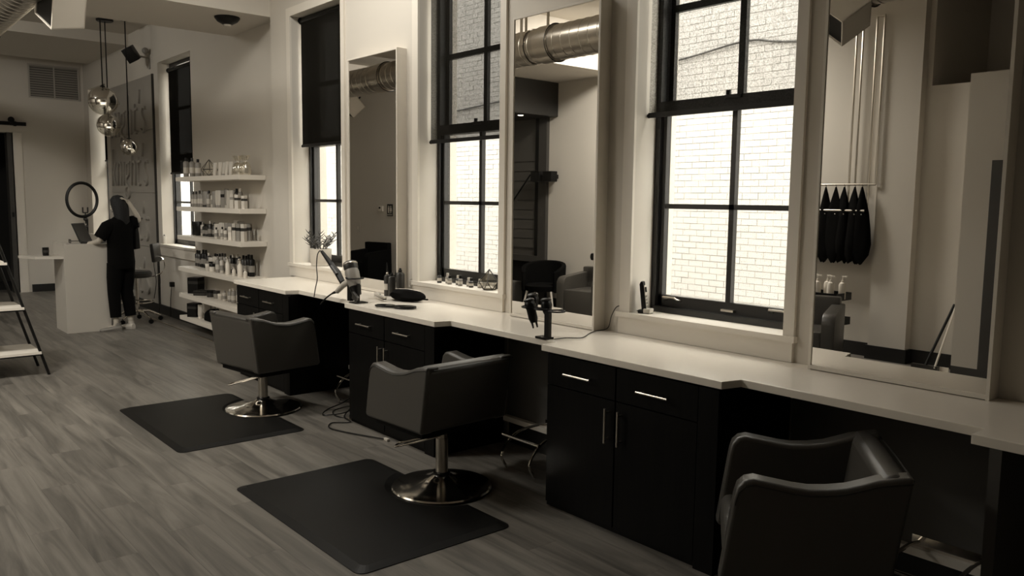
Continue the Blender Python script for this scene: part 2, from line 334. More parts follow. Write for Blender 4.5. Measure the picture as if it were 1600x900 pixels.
window(4, -4.28, -2.98, 0.98, 3.52, 0.26, 'narrow-looking window behind the product shelves with a black shade', rails=(1.6, 2.9))
window(5, -8.08, -6.98, 0.98, 3.51, 0.36, 'farthest window beyond the concrete sign panels', rails=(1.6, 2.9))
for i, (a, b) in enumerate([(-4.28, -2.98), (-8.08, -6.98)]):
    t = thing('window_sill', ['white sill of the window behind the product shelves', 'white sill of the farthest window behind the desk'][i], 'window sill', (a, 0.1, 0.98), kind='structure')
    obj('sill_board', G().box(-0.15, b - a + 0.1, -0.05, 0.17, 0.0, 0.03), M['trim'], t, sm=False)
    obj('apron_board', G().box(-0.12, b - a + 0.07, -0.03, 0, -0.13, 0.0), M['trim'], t, sm=False)

def roller_shade(x0, x1, y, zb, zt, m, label):
    t = thing('roller_shade', label, 'shade', (x0, y, zt), group='dark roller shades on the windows'); w = x1 - x0
    obj('cloth', G().add([(0, 0, zb - zt), (w, 0, zb - zt), (w, 0, 0), (0, 0, 0)], [(0, 1, 2, 3)]), m, t, sm=False, fix=False)
    obj('roller_tube', G().cyl((-0.005, 0.012, 0), (w + 0.005, 0.012, 0), 0.026), M['black'], t)
    obj('end_bracket', G().lathe([(0.035, 0), (0.035, 0.014)], (-0.02, 0.012, 0), 16, Matrix.Rotation(PI / 2, 4, 'Y')), M['black'], t)
    obj('end_bracket', G().lathe([(0.035, 0), (0.035, 0.014)], (w + 0.006, 0.012, 0), 16, Matrix.Rotation(PI / 2, 4, 'Y')), M['black'], t)
    obj('hem_bar', G().box(0, w, -0.008, 0.008, zb - zt - 0.012, zb - zt + 0.016), M['black'], t, sm=False)
    obj('hem_cap', G().sphere((0, 0, zb - zt), 0.014, 10, 6), M['black'], t)
roller_shade(WB[0] + 0.125, WB[0] + 1.10, 0.09, 2.19, 3.40, SH[0], 'black roller shade half down above the potted plant')
roller_shade(WB[1] + 0.125, WB[1] + 1.10, 0.09, 2.125, 3.40, SH[1], 'smoky see-through roller shade on the middle station window')
roller_shade(WB[2] + 0.115, WB[2] + 1.10, 0.09, 2.175, 3.40, SH[2], 'sheer roller shade showing brickwork, on the near window')
roller_shade(-4.2, -3.02, 0.22, 2.0, 3.42, SH[0], 'black roller shade above the product shelves')
roller_shade(-7.95, -6.99, 0.31, 2.29, 3.40, SH[0], 'black roller shade on the farthest window')

# ---------------------------------------------------------------- outside: painted brick building across the alley
YB = 4.6
bld = thing('neighbouring_building', 'white painted brick building seen through the windows', 'building', (0, YB, 0))
obj('mortar_wall', G().box(-26, 12, 0.005, 0.3, -1, 6.3), M['mortar'], bld, sm=False)
me_b = mesh('brick', G().box(0.003, 0.207, 0, 0.02, 0.0035, 0.0715), M['brick'], sm=False)
far = G(); nb = 0
random.seed(3)
cand = []
for r in range(-6, 84):
    z = r * 0.075
    for c in range(-110, 54):
        x = c * 0.21 + (0.105 if r % 2 else 0)
        inw = (-0.6 < x < 3.2) and (0.35 < z < 2.05)
        if inw and nb < 300: cand.append((x, z)); nb += 1
        else:
            dy = random.uniform(-0.003, 0.003); x0, x1 = x + 0.003, x + 0.207; z0, z1 = z + 0.0035, z + 0.0715
            n = len(far.v); far.v += [(x0, dy, z0), (x1, dy, z0), (x1, dy, z1), (x0, dy, z1), (x0, 0.014, z0), (x1, 0.014, z0), (x1, 0.014, z1), (x0, 0.014, z1)]
            far.f += [(n, n + 1, n + 2, n + 3), (n, n + 4, n + 5, n + 1), (n + 1, n + 5, n + 6, n + 2), (n + 2, n + 6, n + 7, n + 3), (n + 3, n + 7, n + 4, n)]
for x, z in cand: obj('brick', me_b, None, bld, loc=(x, random.uniform(-0.004, 0.002), z))
obj('brick_courses', far, M['brick'], bld, kind='stuff', sm=False, fix=False)
obj('ground', G().box(-26, 12, 0.4, YB, -0.6, -0.5), M['asphalt'], label='pale paving of the alley outside the windows', cat='ground', kind='structure')
obj('wall_cable', G().tube(smooth_path([(-6.0, YB - 0.03, 3.0), (-1.0, YB - 0.03, 3.28), (1.2, YB - 0.03, 3.42), (2.2, YB - 0.03, 3.52), (2.9, YB - 0.03, 3.42), (6.0, YB - 0.03, 3.1)]), 0.012), M['darkp'],
    label='thin dark cable sagging across the outside brick wall', cat='cable')
#PART2
# ================================================================ COUNTER AND CABINETS
HT, TK, D1, D2 = 0.9, 0.035, 0.655, 0.545
poly = [(0.2, 0.0), (0.2, -D1)]
for k in range(4):
    s = 2.335 + 2.188 * (k - 1); e = s + 1.175
    if k: poly += [(s, -D2), (s, -D1)]
    poly += [(e - 0.004, -D1), (e + 0.022, -D2)]
poly += [(9.2, -D2), (9.2, 0.0)]
obj('worktop', G().prism(poly, HT - TK, HT), M['counter'], sm=False, bev=0.003, label='long pale stepped worktop running under all the windows', cat='worktop')

def handle(g, a, b, y):
    """bar handle on two posts; a and b are (x, z) ends"""
    A = Vector((a[0], y, a[1])); B = Vector((b[0], y, b[1])); g.cyl(A, B, 0.006, n=10)
    for t in (0.12, 0.88):
        p = A.lerp(B, t); g.cyl(p, p + Vector((0, 0.03, 0)), 0.005, n=8)
    return g
def cabinet(x0, label):
    w = 1.12; t = thing('base_cabinet', label, 'cabinet', (x0, -0.625, 0), group='espresso base cabinets under the worktop')
    obj('body', G().box(0, w, 0, 0.57, 0, HT - TK), M['espresso'], t, sm=False)
    c = [(0.012, 0.505), (0.515, 1.008)]
    for a, b in c:
        d = obj('drawer', G().box(a, b, -0.02, 0, 0.69, 0.855), M['espresso'], t, sm=False)
        m = (a + b) / 2
        obj('handle', handle(G(), (m - 0.095, 0.767), (m + 0.095, 0.767), -0.05), M['steel'], d, label='slim brushed steel bar handle')
    for (a, b), hx in zip(c, (0.467, 0.553)):
        d = obj('door', G().box(a, b, -0.02, 0, 0.03, 0.684), M['espresso'], t, sm=False)
        obj('handle', handle(G(), (hx, 0.468), (hx, 0.645), -0.05), M['steel'], d, label='slim brushed steel bar handle')
    obj('filler_panel', G().box(1.012, w, -0.02, 0, 0.0, 0.855), M['espresso'], t, sm=False)
cabinet(0.235, 'dark wood base cabinet at the far end beside the product shelves')
cabinet(2.37, 'dark wood base cabinet behind the first and second styling chairs')
cabinet(4.555, 'dark wood base cabinet nearest to view, four steel handles showing')
obj('support_panel', G().box(6.72, 6.76, -0.5, -0.05, 0, HT - TK), M['underpanel'], sm=False, label='grey upright panel under the near end of the worktop', cat='panel')

# ---------------------------------------------------------------- mirrors standing on the worktop
for i, l in enumerate(['tall mirror between the potted plant and the middle window', 'tall mirror reflecting the duct and a black tub chair', 'tall wide-looking mirror at the near end reflecting hanging capes']):
    x0 = 1.388 + 2.194 * i; t = thing('wall_mirror', l, 'mirror', (x0, 0, HT), group='tall station mirrors'); h = 1.961; w = 0.79
    f = 0.014; g = G().box(0, f, -0.091, 0, 0, h).box(w - f, w, -0.091, 0, 0, h).box(f, w - f, -0.091, 0, h - f, h).box(f, w - f, -0.091, 0, 0.004, 0.022)
    obj('frame', g, M['trim'], t, sm=False)
    obj('glass', G().box(f, w - f, -0.085, -0.01, 0.022, h - f), M['mirror'], t, sm=False)

# ================================================================ STYLING CHAIRS
def chair(loc, rotz, label, raise_=0.0, off=(0, 0), base_loc=None, w=0.62, dp=0.56):
    """front looks along local +x; the base is round"""
    t = thing('styling_chair', label, 'chair', loc, rotz, group='styling chairs along the worktop')
    bz = 0.35 + raise_
    th = 0.085; hw = w / 2; fb, ff = -dp / 2, dp / 2
    LEA = M['leather']
    # arm panel outline in local x,z
    top = 0.735
    def armpoly():
        p = [(fb + 0.05, bz), (ff + 0.035, bz + 0.0), (ff + 0.045, bz + 0.02), (ff + 0.005, top - 0.075)]
        for k in range(4):
            a = k / 3 * PI / 2; p.append((ff - 0.06 + 0.062 * math.cos(a), top - 0.06 + 0.062 * math.sin(a)))
        c_ = smooth_path([(ff - 0.06, 0, top + 0.002), (ff - 0.14, 0, top - 0.010), (ff - 0.24, 0, top - 0.020), (fb + 0.20, 0, top - 0.004), (fb + 0.10, 0, top + 0.032), (fb - 0.008, 0, top + 0.052)], 2)
        p += [(q_.x, q_.z) for q_ in c_[1:]]
        return p
    for s in (-1, 1):
        y0, y1 = (hw - th, hw) if s > 0 else (-hw, -hw + th)
        o = obj('arm', G().slab(armpoly(), y0, y1, 'y'), LEA, t)
        b = o.modifiers.new('b', 'BEVEL'); b.width = 0.016; b.segments = 4; b.use_clamp_overlap = False; b.limit_method = 'ANGLE'; b.angle_limit = math.radians(50)
        q = armpoly()[3:]
        ys = y1 - 0.006 if s > 0 else y0 + 0.006
        sc = [(x - 0.006 * (1 if x > 0 else -1), (ys + 0.0065 * s), z - 0.02) for x, z in q]
        obj('seam_piping', G().tube(sc, 0.003, 6), M['leather_dark'], o)
    # back panel
    bp = [(fb - 0.008, top + 0.032), (fb + 0.045, top + 0.050), (fb + 0.095, top + 0.036), (fb + 0.15, bz + 0.02), (fb + 0.05, bz)]
    o = obj('backrest', G().slab(bp, -hw + 0.01, hw - 0.01, 'y'), LEA, t)
    b = o.modifiers.new('b', 'BEVEL'); b.width = 0.025; b.segments = 3; b.limit_method = 'ANGLE'; b.angle_limit = math.radians(40)
    obj('seam_piping', G().tube([(fb - 0.012, -hw + 0.04, top + 0.03), (fb - 0.014, 0, top + 0.032), (fb - 0.012, hw - 0.04, top + 0.03)], 0.003, 6), M['leather_dark'], o)
    # seat
    o = obj('seat_cushion', G().box(fb + 0.1, ff + 0.03, -hw + th, hw - th, bz + 0.02, bz + 0.15), LEA, t)
    b = o.modifiers.new('b', 'BEVEL'); b.width = 0.035; b.segments = 4
    obj('seat_pan', G().box(fb + 0.08, ff - 0.02, -hw + 0.03, hw - 0.03, bz - 0.035, bz + 0.02).box(-0.11, 0.11, -0.09, 0.09, bz - 0.07, bz - 0.03), M['blackm'], t, bev=0.01)
    c = (off[0], off[1], 0)
    obj('column', G().lathe([(0.036, 0.06), (0.036, bz - 0.10), (0.030, bz - 0.10), (0.030, bz - 0.05)], c, 24), M['steel'], t)
    obj('column_collar', G().lathe([(0.05, 0.075), (0.05, 0.095), (0.04, 0.1)], c, 24), M['black'], t)
    br = 0.29
    prof = [(br, 0.004), (br + 0.004, 0.012), (br - 0.002, 0.02), (0.24, 0.030), (0.17, 0.042), (0.11, 0.055), (0.07, 0.072), (0.045, 0.088)]
    obj('round_base', G().lathe(prof, c, 56), M['chrome'], t)
    obj('base_rim', G().lathe([(br + 0.006, 0), (br + 0.008, 0.006), (br - 0.01, 0.008)], c, 56), M['black'], t)
    return t
def lever(t, pts, loc_base):
    obj('pump_lever', G().tube(pts, 0.006, 8), M['chrome'], t)
R = math.radians
def place(cx, cy, th, label, raise_, bx, by, lev_ang):
    a = R(th); dx, dy = bx - cx, by - cy
    off = (dx * math.cos(a) + dy * math.sin(a), -dx * math.sin(a) + dy * math.cos(a))
    t = chair((cx, cy, 0.0), a, label, raise_, off)
    # U-shaped pump bar, direction given in world degrees
    la = R(lev_ang) - a; u = Vector((math.cos(la), math.sin(la), 0)); n = Vector((-u.y, u.x, 0)); o = Vector((off[0], off[1], 0.0)); zb = 0.27 + raise_
    pts = [o + n * 0.03 + Vector((0, 0, zb)), o + u * 0.24 + n * 0.04 + Vector((0, 0, zb - 0.07)), o + u * 0.27 + n * 0.03 + Vector((0, 0, zb - 0.078)),
           o + u * 0.275 + Vector((0, 0, zb - 0.08)), o + u * 0.27 - n * 0.03 + Vector((0, 0, zb - 0.078)), o + u * 0.24 - n * 0.04 + Vector((0, 0, zb - 0.07)), o - n * 0.03 + Vector((0, 0, zb))]
    obj('pump_bar', G().tube(pts, 0.0065, 8), M['chrome'], t); return t
place(1.60, -0.98, 98, 'brown leather styling chair on the far mat, back turned to view', 0.0, 1.63, -1.0, 225)
place(3.92, -0.90, 182.5, 'brown leather styling chair on the near mat, chrome base showing', 0.05, 3.98, -0.93, 222)
place(6.24, -0.86, 216.5, 'brown leather styling chair nearest to view, empty seat and curved arms', 0.0, 6.24, -0.86, 60)

# ---------------------------------------------------------------- anti-fatigue mats
def mat_obj(x0, x1, y0, y1, cx, cy, label):
    t = thing('floor_mat', label, 'mat', (x0, y0, 0), group='black anti-fatigue mats')
    w, h = x1 - x0, y1 - y0; cx -= x0; cy -= y0; rc = 0.33
    def outline(i, r):
        o = []
        def corner(px, py, a0):
            for k in range(5):
                a = a0 + k / 4 * PI / 2; o.append((px + r * math.cos(a), py + r * math.sin(a)))
        corner(i + r, i + r, PI); corner(w - i - r, i + r, -PI / 2)
        corner(w - i - r, h - i - r, 0)
        # round cut-out for the chair base in the window side edge
        rr = rc + i; yy = h - i
        if cy + rr > yy and True:
            a = math.asin(max(-1, min(1, (yy - cy) / rr)))
            A0, A1 = a, -PI - a
            for k in range(21):
                an = A0 + (A1 - A0) * k / 20; o.append((cx + rr * math.cos(an), cy + rr * math.sin(an)))
        corner(i + r, h - i - r, PI / 2)
        return o
    a = outline(0, 0.05); b = outline(0.045, 0.03); n = len(a); g = G()
    v = [(x, y, 0.001) for x, y in a] + [(x, y, 0.004) for x, y in a] + [(x, y, 0.018) for x, y in b]
    f = [(i, (i + 1) % n, (i + 1) % n + n, i + n) for i in range(n)] + [(i + n, (i + 1) % n + n, (i + 1) % n + 2 * n, i + 2 * n) for i in range(n)]
    f.append(tuple(range(2 * n, 3 * n))); g.add(v, f)
    obj('cushioned_pad', g, M['rubber'], t, sm=False, fix=False)
mat_obj(0.97, 2.40, -1.91, -1.01, 1.63, -0.93, 'black rubber floor mat under the far styling chair')
mat_obj(3.25, 4.68, -1.88, -0.98, 3.98, -0.88, 'black rubber floor mat under the middle styling chair')

# ================================================================ THINGS ON THE WORKTOP
def lathe_obj(name, prof, m, t, c=(0, 0, 0), n=16, caps=True, **k): return obj(name, G().lathe(prof, c, n, None, caps), m, t, **k)
def canister(name, label, loc, h, r, body, cap, noz=True, cat='bottle', group=None):
    t = thing(name, label, cat, loc, group=group)
    lathe_obj('body', [(r * 0.95, 0), (r, 0.004), (r, h * 0.78), (r * 0.8, h * 0.84), (r * 0.35, h * 0.87)], body, t)
    lathe_obj('cap', [(r * 0.4, h * 0.86), (r * 0.42, h * 0.93), (r * 0.28, h * 0.95), (r * 0.26, h)], cap, t)
    return t
# hair tool stand with blow dryer and curling iron
Y_ = -0.575
t = thing('tool_holder', 'black hair tool stand on the worktop left of the first mirror', 'tool stand', (2.36, Y_, HT))
obj('stand_legs', G().box(-0.10, -0.055, -0.015, 0.015, 0.006, 0.20).box(0.045, 0.065, -0.015, 0.0, 0.006, 0.15).box(-0.035, -0.03, 0.03, 0.035, 0.006, 0.17), M['black'], t, sm=False)
obj('base_plate', G().box(-0.02, 0.08, -0.045, 0.06, 0.0, 0.008), M['black'], t, sm=False)
obj('top_ring', G().tube(arc((-0.01, 0.0, 0.185), 0.065, 0, 2 * PI, 20, 'xy')[:-1], 0.006, 6, True), M['black'], t)
t = thing('hair_dryer', 'grey and black blow dryer hanging nozzle down in the tool stand', 'hair dryer', (2.28, Y_, HT + 0.29))
ax = Vector((0.115, 0.0, -0.26)).normalized(); q = ax.to_track_quat('Z', 'Y').to_matrix().to_4x4()
obj('barrel', G().lathe([(0.050, 0.05), (0.054, 0.07), (0.052, 0.13), (0.044, 0.185)], (0, 0, 0), 24, q), M['mid'], t)
obj('rear_grille', G().lathe([(0.036, -0.015), (0.050, -0.008), (0.054, 0.0), (0.054, 0.04), (0.050, 0.05)], (0, 0, 0), 24, q), M['darkp'], t)
obj('rear_rim', G().lathe([(0.0545, 0.0), (0.057, 0.006), (0.0545, 0.012)], (0, 0, 0), 24, q), M['steel'], t)
obj('nozzle', G().lathe([(0.045, 0.185), (0.040, 0.21), (0.034, 0.25)], (0, 0, 0), 24, q), M['black'], t)
obj('concentrator', G().slab([(0.12, -0.20), (0.19, -0.24), (0.16, -0.27), (0.11, -0.25)], -0.05, -0.03, 'y'), M['darkp'], t)
obj('handle', G().tube([(0.03, -0.01, -0.125), (-0.06, -0.02, -0.165), (-0.15, -0.03, -0.225)], [0.026, 0.023, 0.019], 12), M['pale'], t, label='pale grey handle sticking out left')
obj('power_cord', G().tube(smooth_path([(-0.15, -0.03, -0.225), (-0.22, -0.04, -0.25), (-0.28, -0.06, -0.29), (-0.31, -0.09, -0.34)]), [0.014, 0.013, 0.012, 0.011, 0.01, 0.008] + [0.006] * 13, 6), M['black'], t)
t = thing('curling_iron', 'dark curling iron leaning up out of the tool stand', 'curling iron', (2.16, Y_ - 0.02, HT + 0.18))
obj('wand', G().tube([(0.04, 0, -0.04), (-0.04, 0.0, 0.03), (-0.29, 0.0, 0.178)], [0.022, 0.026, 0.013], 10), M['black'], t)
obj('hinge_clip', G().tube([(-0.01, -0.02, 0.02), (-0.10, -0.02, 0.075)], 0.014, 8), M['darkp'], t)
obj('power_cord', G().tube(smooth_path([(-0.29, 0, 0.178), (-0.33, 0, 0.18), (-0.37, 0, 0.14), (-0.385, 0, 0.05), (-0.355, -0.01, -0.04), (-0.37, -0.02, -0.12), (-0.375, -0.03, -0.19)]), 0.0045, 6), M['black'], t)
# flat iron on the worktop behind
t = thing('flat_iron', 'pale flat iron lying on the worktop beside the black pouch', 'hair iron', (2.33, -0.34, HT), R(-12))
obj('lower_arm', G().slab([(-0.12, 0.012), (0.10, 0.0), (0.12, 0.004), (0.10, 0.014), (-0.12, 0.028)], -0.014, 0.014, 'y'), M['pale'], t, bev=0.003)
obj('upper_arm', G().slab([(-0.12, 0.03), (0.10, 0.02), (0.105, 0.034), (-0.11, 0.052)], -0.014, 0.014, 'y'), M['pale'], t, bev=0.003)
obj('hot_plate', G().box(0.03, 0.1, -0.012, 0.012, 0.012, 0.022), M['black'], t, sm=False)
obj('button', G().box(-0.02, 0.0, -0.005, 0.005, 0.038, 0.046), M['black'], t, sm=False)
# black pouch / folded cape
g = G(); nn = 18; v = []; f = []
for i in range(nn + 1):
    u = i / nn; rad = math.sin(PI * min(max(u * 0.92 + 0.05, 0), 1)) ** 0.7
    for j in range(12):
        a = 2 * PI * j / 12; wob = 1 + 0.12 * math.sin(5 * a + 6 * u)
        v.append(((u - 0.5) * 0.34, math.cos(a) * 0.085 * rad * wob, 0.036 + math.sin(a) * (0.036 if math.sin(a) < 0 else 0.05) * min(1, rad * 1.3) * (wob if math.sin(a) > 0 else 1)))
f = [(i * 12 + j, i * 12 + (j + 1) % 12, (i + 1) * 12 + (j + 1) % 12, (i + 1) * 12 + j) for i in range(nn) for j in range(12)] + [tuple(range(12))[::-1], tuple(nn * 12 + j for j in range(12))]
t = thing('styling_pouch', 'black soft zip pouch lying below the first mirror', 'pouch', (2.50, -0.20, HT + 0.001), R(14))
obj('fabric_bag', g.add(v, f), M['cloth'], t)
obj('zip', G().tube([(-0.13, 0, 0.085), (0, 0.002, 0.092), (0.13, 0, 0.082)], 0.003, 6), M['steel'], t)
obj('pull_strap', G().box(0.16, 0.20, -0.008, 0.008, 0.02, 0.03), M['cloth'], t, sm=False)
# hand mirror + ring on the front edge
t = thing('hand_mirror', 'dark oval hand mirror lying flat near the worktop edge', 'hand mirror', (2.79, -0.50, HT), R(30))
obj('glass_disc', G().lathe([(0.001, 0.018), (0.075, 0.018), (0.078, 0.011), (0.074, 0.004)], (0.08, 0, 0), 28, Matrix.Diagonal((1.15, 0.8, 1, 1))), M['blackg'], t)
obj('handle_ring', G().tube([(-0.075 + 0.075 * math.cos(a * PI / 10), 0.045 * math.sin(a * PI / 10), 0.012) for a in range(20)], 0.008, 8, True), M['black'], t)
obj('silver_clip', G().box(-0.07, 0.0, -0.012, 0.012, 0.012, 0.018), M['steel'], t, sm=False)
# spray bottles in front of mirror edge
canister('spray_bottle', 'dark labelled product bottle standing at the first mirror', (2.155, -0.13, HT), 0.19, 0.032, M['darkp'], M['black'], group='bottles by the first mirror')
t2 = canister('spray_bottle', 'dark bottle with long thin nozzle at the first mirror', (2.12, -0.15, HT), 0.20, 0.026, M['darkp'], M['steel'], group='bottles by the first mirror')
obj('long_nozzle', G().cyl((0, 0, 0.19), (-0.006, 0, 0.27), 0.008, 0.003), M['black'], t2)
obj('paper_label', G().lathe([(0.0265, 0.05), (0.0265, 0.10)], (0, 0, 0), 16, caps=False), M['pale'], t2)
canister('spray_can', 'dark tall aerosol can with a silver shoulder by the first mirror', (2.235, -0.10, HT), 0.23, 0.036, M['darkp'], M['black'], cat='spray can', group='bottles by the first mirror')
# holder at second mirror
t = thing('tool_holder', 'black clip-on tool rack in front of the second mirror', 'tool stand', (4.425, -0.52, HT))
obj('post', G().box(-0.015, 0.02, -0.012, 0.012, 0.008, 0.165), M['black'], t, sm=False)
obj('clamp_foot', G().box(-0.07, 0.02, -0.03, 0.03, 0.0, 0.012), M['black'], t, sm=False)
for x in (-0.155, -0.045, 0.075):
    obj('ring', G().tube([(x + 0.045 * math.cos(a * PI / 8), 0.045 * math.sin(a * PI / 8), 0.168) for a in range(16)], 0.005, 6, True), M['black'], t)
obj('crossbar', G().box(-0.11, 0.03, -0.006, 0.006, 0.163, 0.173), M['black'], t, sm=False)
def tool(loc, lab, tilt, L, claws, name='hair_clipper', cat='clipper'):
    t = thing(name, lab, cat, loc); ax = Vector(tilt).normalized(); q = ax.to_track_quat('Z', 'Y').to_matrix().to_4x4()
    obj('barrel', G().lathe([(0.020, 0), (0.030, 0.01), (0.033, 0.03), (0.027, 0.05), (0.027, L * 0.8), (0.02, L)], (0, 0, 0), 14, q), M['black'], t)
    obj('end_cap', G().lathe([(0.024, -0.012), (0.033, -0.004), (0.031, 0.004)], (0, 0, 0), 14, q), M['darkp'], t)
    for k in range(claws):
        a = k * 2 * PI / max(claws, 1); e = q @ Vector((0.017 * math.cos(a), 0.017 * math.sin(a), L - 0.01))
        obj('prong', G().cyl(e, e + ax * 0.04, 0.006, 0.003, n=6), M['black'], t)
tool((4.275, -0.53, HT + 0.205), 'black blow dryer hanging nozzle down in the second rack', (0.32, 0.06, -1), 0.13, 4, 'hair_dryer', 'hair dryer')
tool((4.24, -0.47, HT + 0.23), 'short black curling wand at the back of the second rack', (0.1, 0.1, -1), 0.07, 0, 'curling_iron', 'curling iron')
tool((4.375, -0.49, HT + 0.215), 'black trimmer standing in the middle ring of the second rack', (0.22, 0.0, -1), 0.08, 0)
obj('power_cord', G().tube(smooth_path([(4.46, -0.50, HT + 0.004), (4.47, -0.42, HT + 0.004), (4.52, -0.34, HT + 0.004), (4.44, -0.20, HT + 0.004), (4.40, -0.1, HT + 0.005), (4.43, -0.03, HT + 0.02), (4.46, -0.03, 1.0), (4.50, -0.02, 1.06), (4.54, 0.04, 1.045), (4.60, 0.05, 1.036)]), 0.003, 6), M['darkp'],
    label='thin dark cord running from the phone across the worktop', cat='cord')
# cordless phone on the near sill
t = thing('cordless_phone', 'cordless phone upright in its cradle on the near sill', 'phone', (4.655, 0.04, 1.03), R(25))
obj('cradle', G().prism([(-0.035, -0.03), (0.035, -0.035), (0.045, 0.03), (-0.03, 0.035)], 0, 0.022), M['black'], t, bev=0.006)
obj('cradle_rim', G().prism([(0.0, -0.036), (0.04, -0.038), (0.05, 0.02), (0.01, 0.02)], 0.004, 0.03), M['pale'], t, bev=0.005)
hs = obj('handset', G().slab([(-0.012, 0.015), (0.016, 0.015), (-0.008, 0.185), (-0.022, 0.188), (-0.03, 0.17)], -0.023, 0.023, 'y'), M['black'], t, bev=0.004)
obj('keypad', G().slab([(0.0165, 0.02), (0.0185, 0.02), (-0.0015, 0.165), (-0.0035, 0.165)], -0.018, 0.018, 'y'), M['pale'], hs, sm=False)
for k in range(4):
    for j in range(3):
        z = 0.035 + k * 0.02; x = 0.0185 - (z - 0.02) * 0.138
        obj('key', G().box(x - 0.001, x + 0.002, -0.0145 + j * 0.0105, -0.0065 + j * 0.0105, z, z + 0.012), M['mid'], hs, sm=False)
obj('screen', G().slab([(0.0055, 0.125), (0.008, 0.125), (0.0035, 0.155), (0.001, 0.155)], -0.014, 0.014, 'y'), M['blackg'], hs, sm=False)
# small bottles on the middle sill
for k in range(8):
    x = 2.55 + k * 0.068; big = [0.066, 0.06, 0.05, 0.055, 0.06, 0.05, 0.052, 0.05][k]
    t = thing('sample_bottle', ['first', 'second', 'third', 'fourth', 'fifth', 'sixth', 'seventh', 'eighth'][k] + ' small bottle from the mirror side, on the middle sill' if False else
              'small glass bottle, ' + ORD[k] + ' from the far end of the middle sill', 'bottle', (x, 0.06 + 0.03 * (k % 2), 1.03), group='small bottles on the middle sill')
    lathe_obj('vial', [(0.017, 0), (0.018, 0.003), (0.018, big * 0.8), (0.01, big * 0.95)], M['darkp'] if k % 3 == 0 else M['mid'], t, n=12)
    lathe_obj('cap', [(0.011, big * 0.93), (0.011, big * 1.35)], M['black'] if k % 2 == 0 else M['pale'], t, n=10)
    lathe_obj('paper_label', [(0.0186, big * 0.25), (0.0186, big * 0.6)], M['pale'], t, n=12, caps=False)
# wire terrariums
def wire_gem(name, label, loc, s, rz=0.0, planty=False):
    t = thing(name, label, 'terrarium', loc, rz)
    ring = [(math.cos(2 * PI * k / 5) * s * 0.62, math.sin(2 * PI * k / 5) * s * 0.62, s * 0.52) for k in range(5)]
    low = [(math.cos(2 * PI * (k + .5) / 5) * s * 0.42, math.sin(2 * PI * (k + .5) / 5) * s * 0.42, 0.004) for k in range(5)]; apex = (0, 0, s * 1.25)
    E = [(ring[k], ring[(k + 1) % 5]) for k in range(5)] + [(low[k], low[(k + 1) % 5]) for k in range(5)] + [(ring[k], apex) for k in range(5)] + [(ring[k], low[k]) for k in range(5)] + [(ring[(k + 1) % 5], low[k]) for k in range(5)]
    g = G()
    for a, b in E: g.cyl(a, b, 0.0028, n=6)
    obj('wire_frame', g, M['darkp'], t)
    v = ring + low + [apex]; f = [(k, (k + 1) % 5, 10) for k in range(4)] + [(k, (k + 1) % 5, 5 + k) for k in range(5)] + [((k + 1) % 5, 5 + (k + 1) % 5, 5 + k) for k in range(5)]
    obj('glass_facets', G().add(v, f), M['clear'], t, sm=False, fix=False)
    obj('filling', G().lathe([(s * 0.36, 0.006), (s * 0.40, s * 0.16), (s * 0.15, s * 0.22)], (0, 0, 0), 10), M['mid'], t)
wire_gem('geometric_terrarium', 'faceted wire terrarium at the mirror end of the middle sill', (3.16, 0.07, 1.03), 0.12, 0.4)
# potted plant on first sill
t = thing('potted_plant', 'spiky succulent in a white pot on the first window sill', 'plant', (0.57, 0.06, 1.03))
obj('saucer', G().lathe([(0.07, 0), (0.09, 0.004), (0.095, 0.045), (0.085, 0.046)], (0, 0, 0), 24), M['pot'], t)
obj('pot', G().lathe([(0.085, 0.02), (0.10, 0.04), (0.105, 0.165), (0.095, 0.165), (0.092, 0.15)], (0, 0, 0), 24), M['pot'], t)
obj('soil', G().lathe([(0.094, 0.15), (0.01, 0.156)], (0, 0, 0), 20), M['soil'], t)
random.seed(11)
for k in range(7):
    a = k * 0.9; rx = 0.055 * math.cos(a); ry = 0.055 * math.sin(a); h = random.uniform(0.09, 0.17); lean = 0.75
    tip = Vector((rx * (1 + lean * 2), ry * (1 + lean * 2), 0.155 + h))
    st = obj('stem', G().tube([(rx, ry, 0.155), (rx * 1.25, ry * 1.25, 0.155 + h * 0.5), tip], [0.006, 0.005, 0.003], 6), M['leaf'], t)
    g = G()
    for j in range(12):
        tt = 0.25 + 0.75 * j / 11; p = Vector((rx, ry, 0.155)).lerp(tip, tt); an = j * 2.4; el = 0.15 + 0.5 * tt
        d = Vector((math.cos(an) * math.cos(el), math.sin(an) * math.cos(el), math.sin(el))); L = random.uniform(0.045, 0.08)
        g.tube([p, p + d * L * 0.5, p + d * L + Vector((0, 0, 0.006))], [0.0045, 0.004, 0.0008], 5)
    obj('spiky_leaves', g, M['leaf'], st)

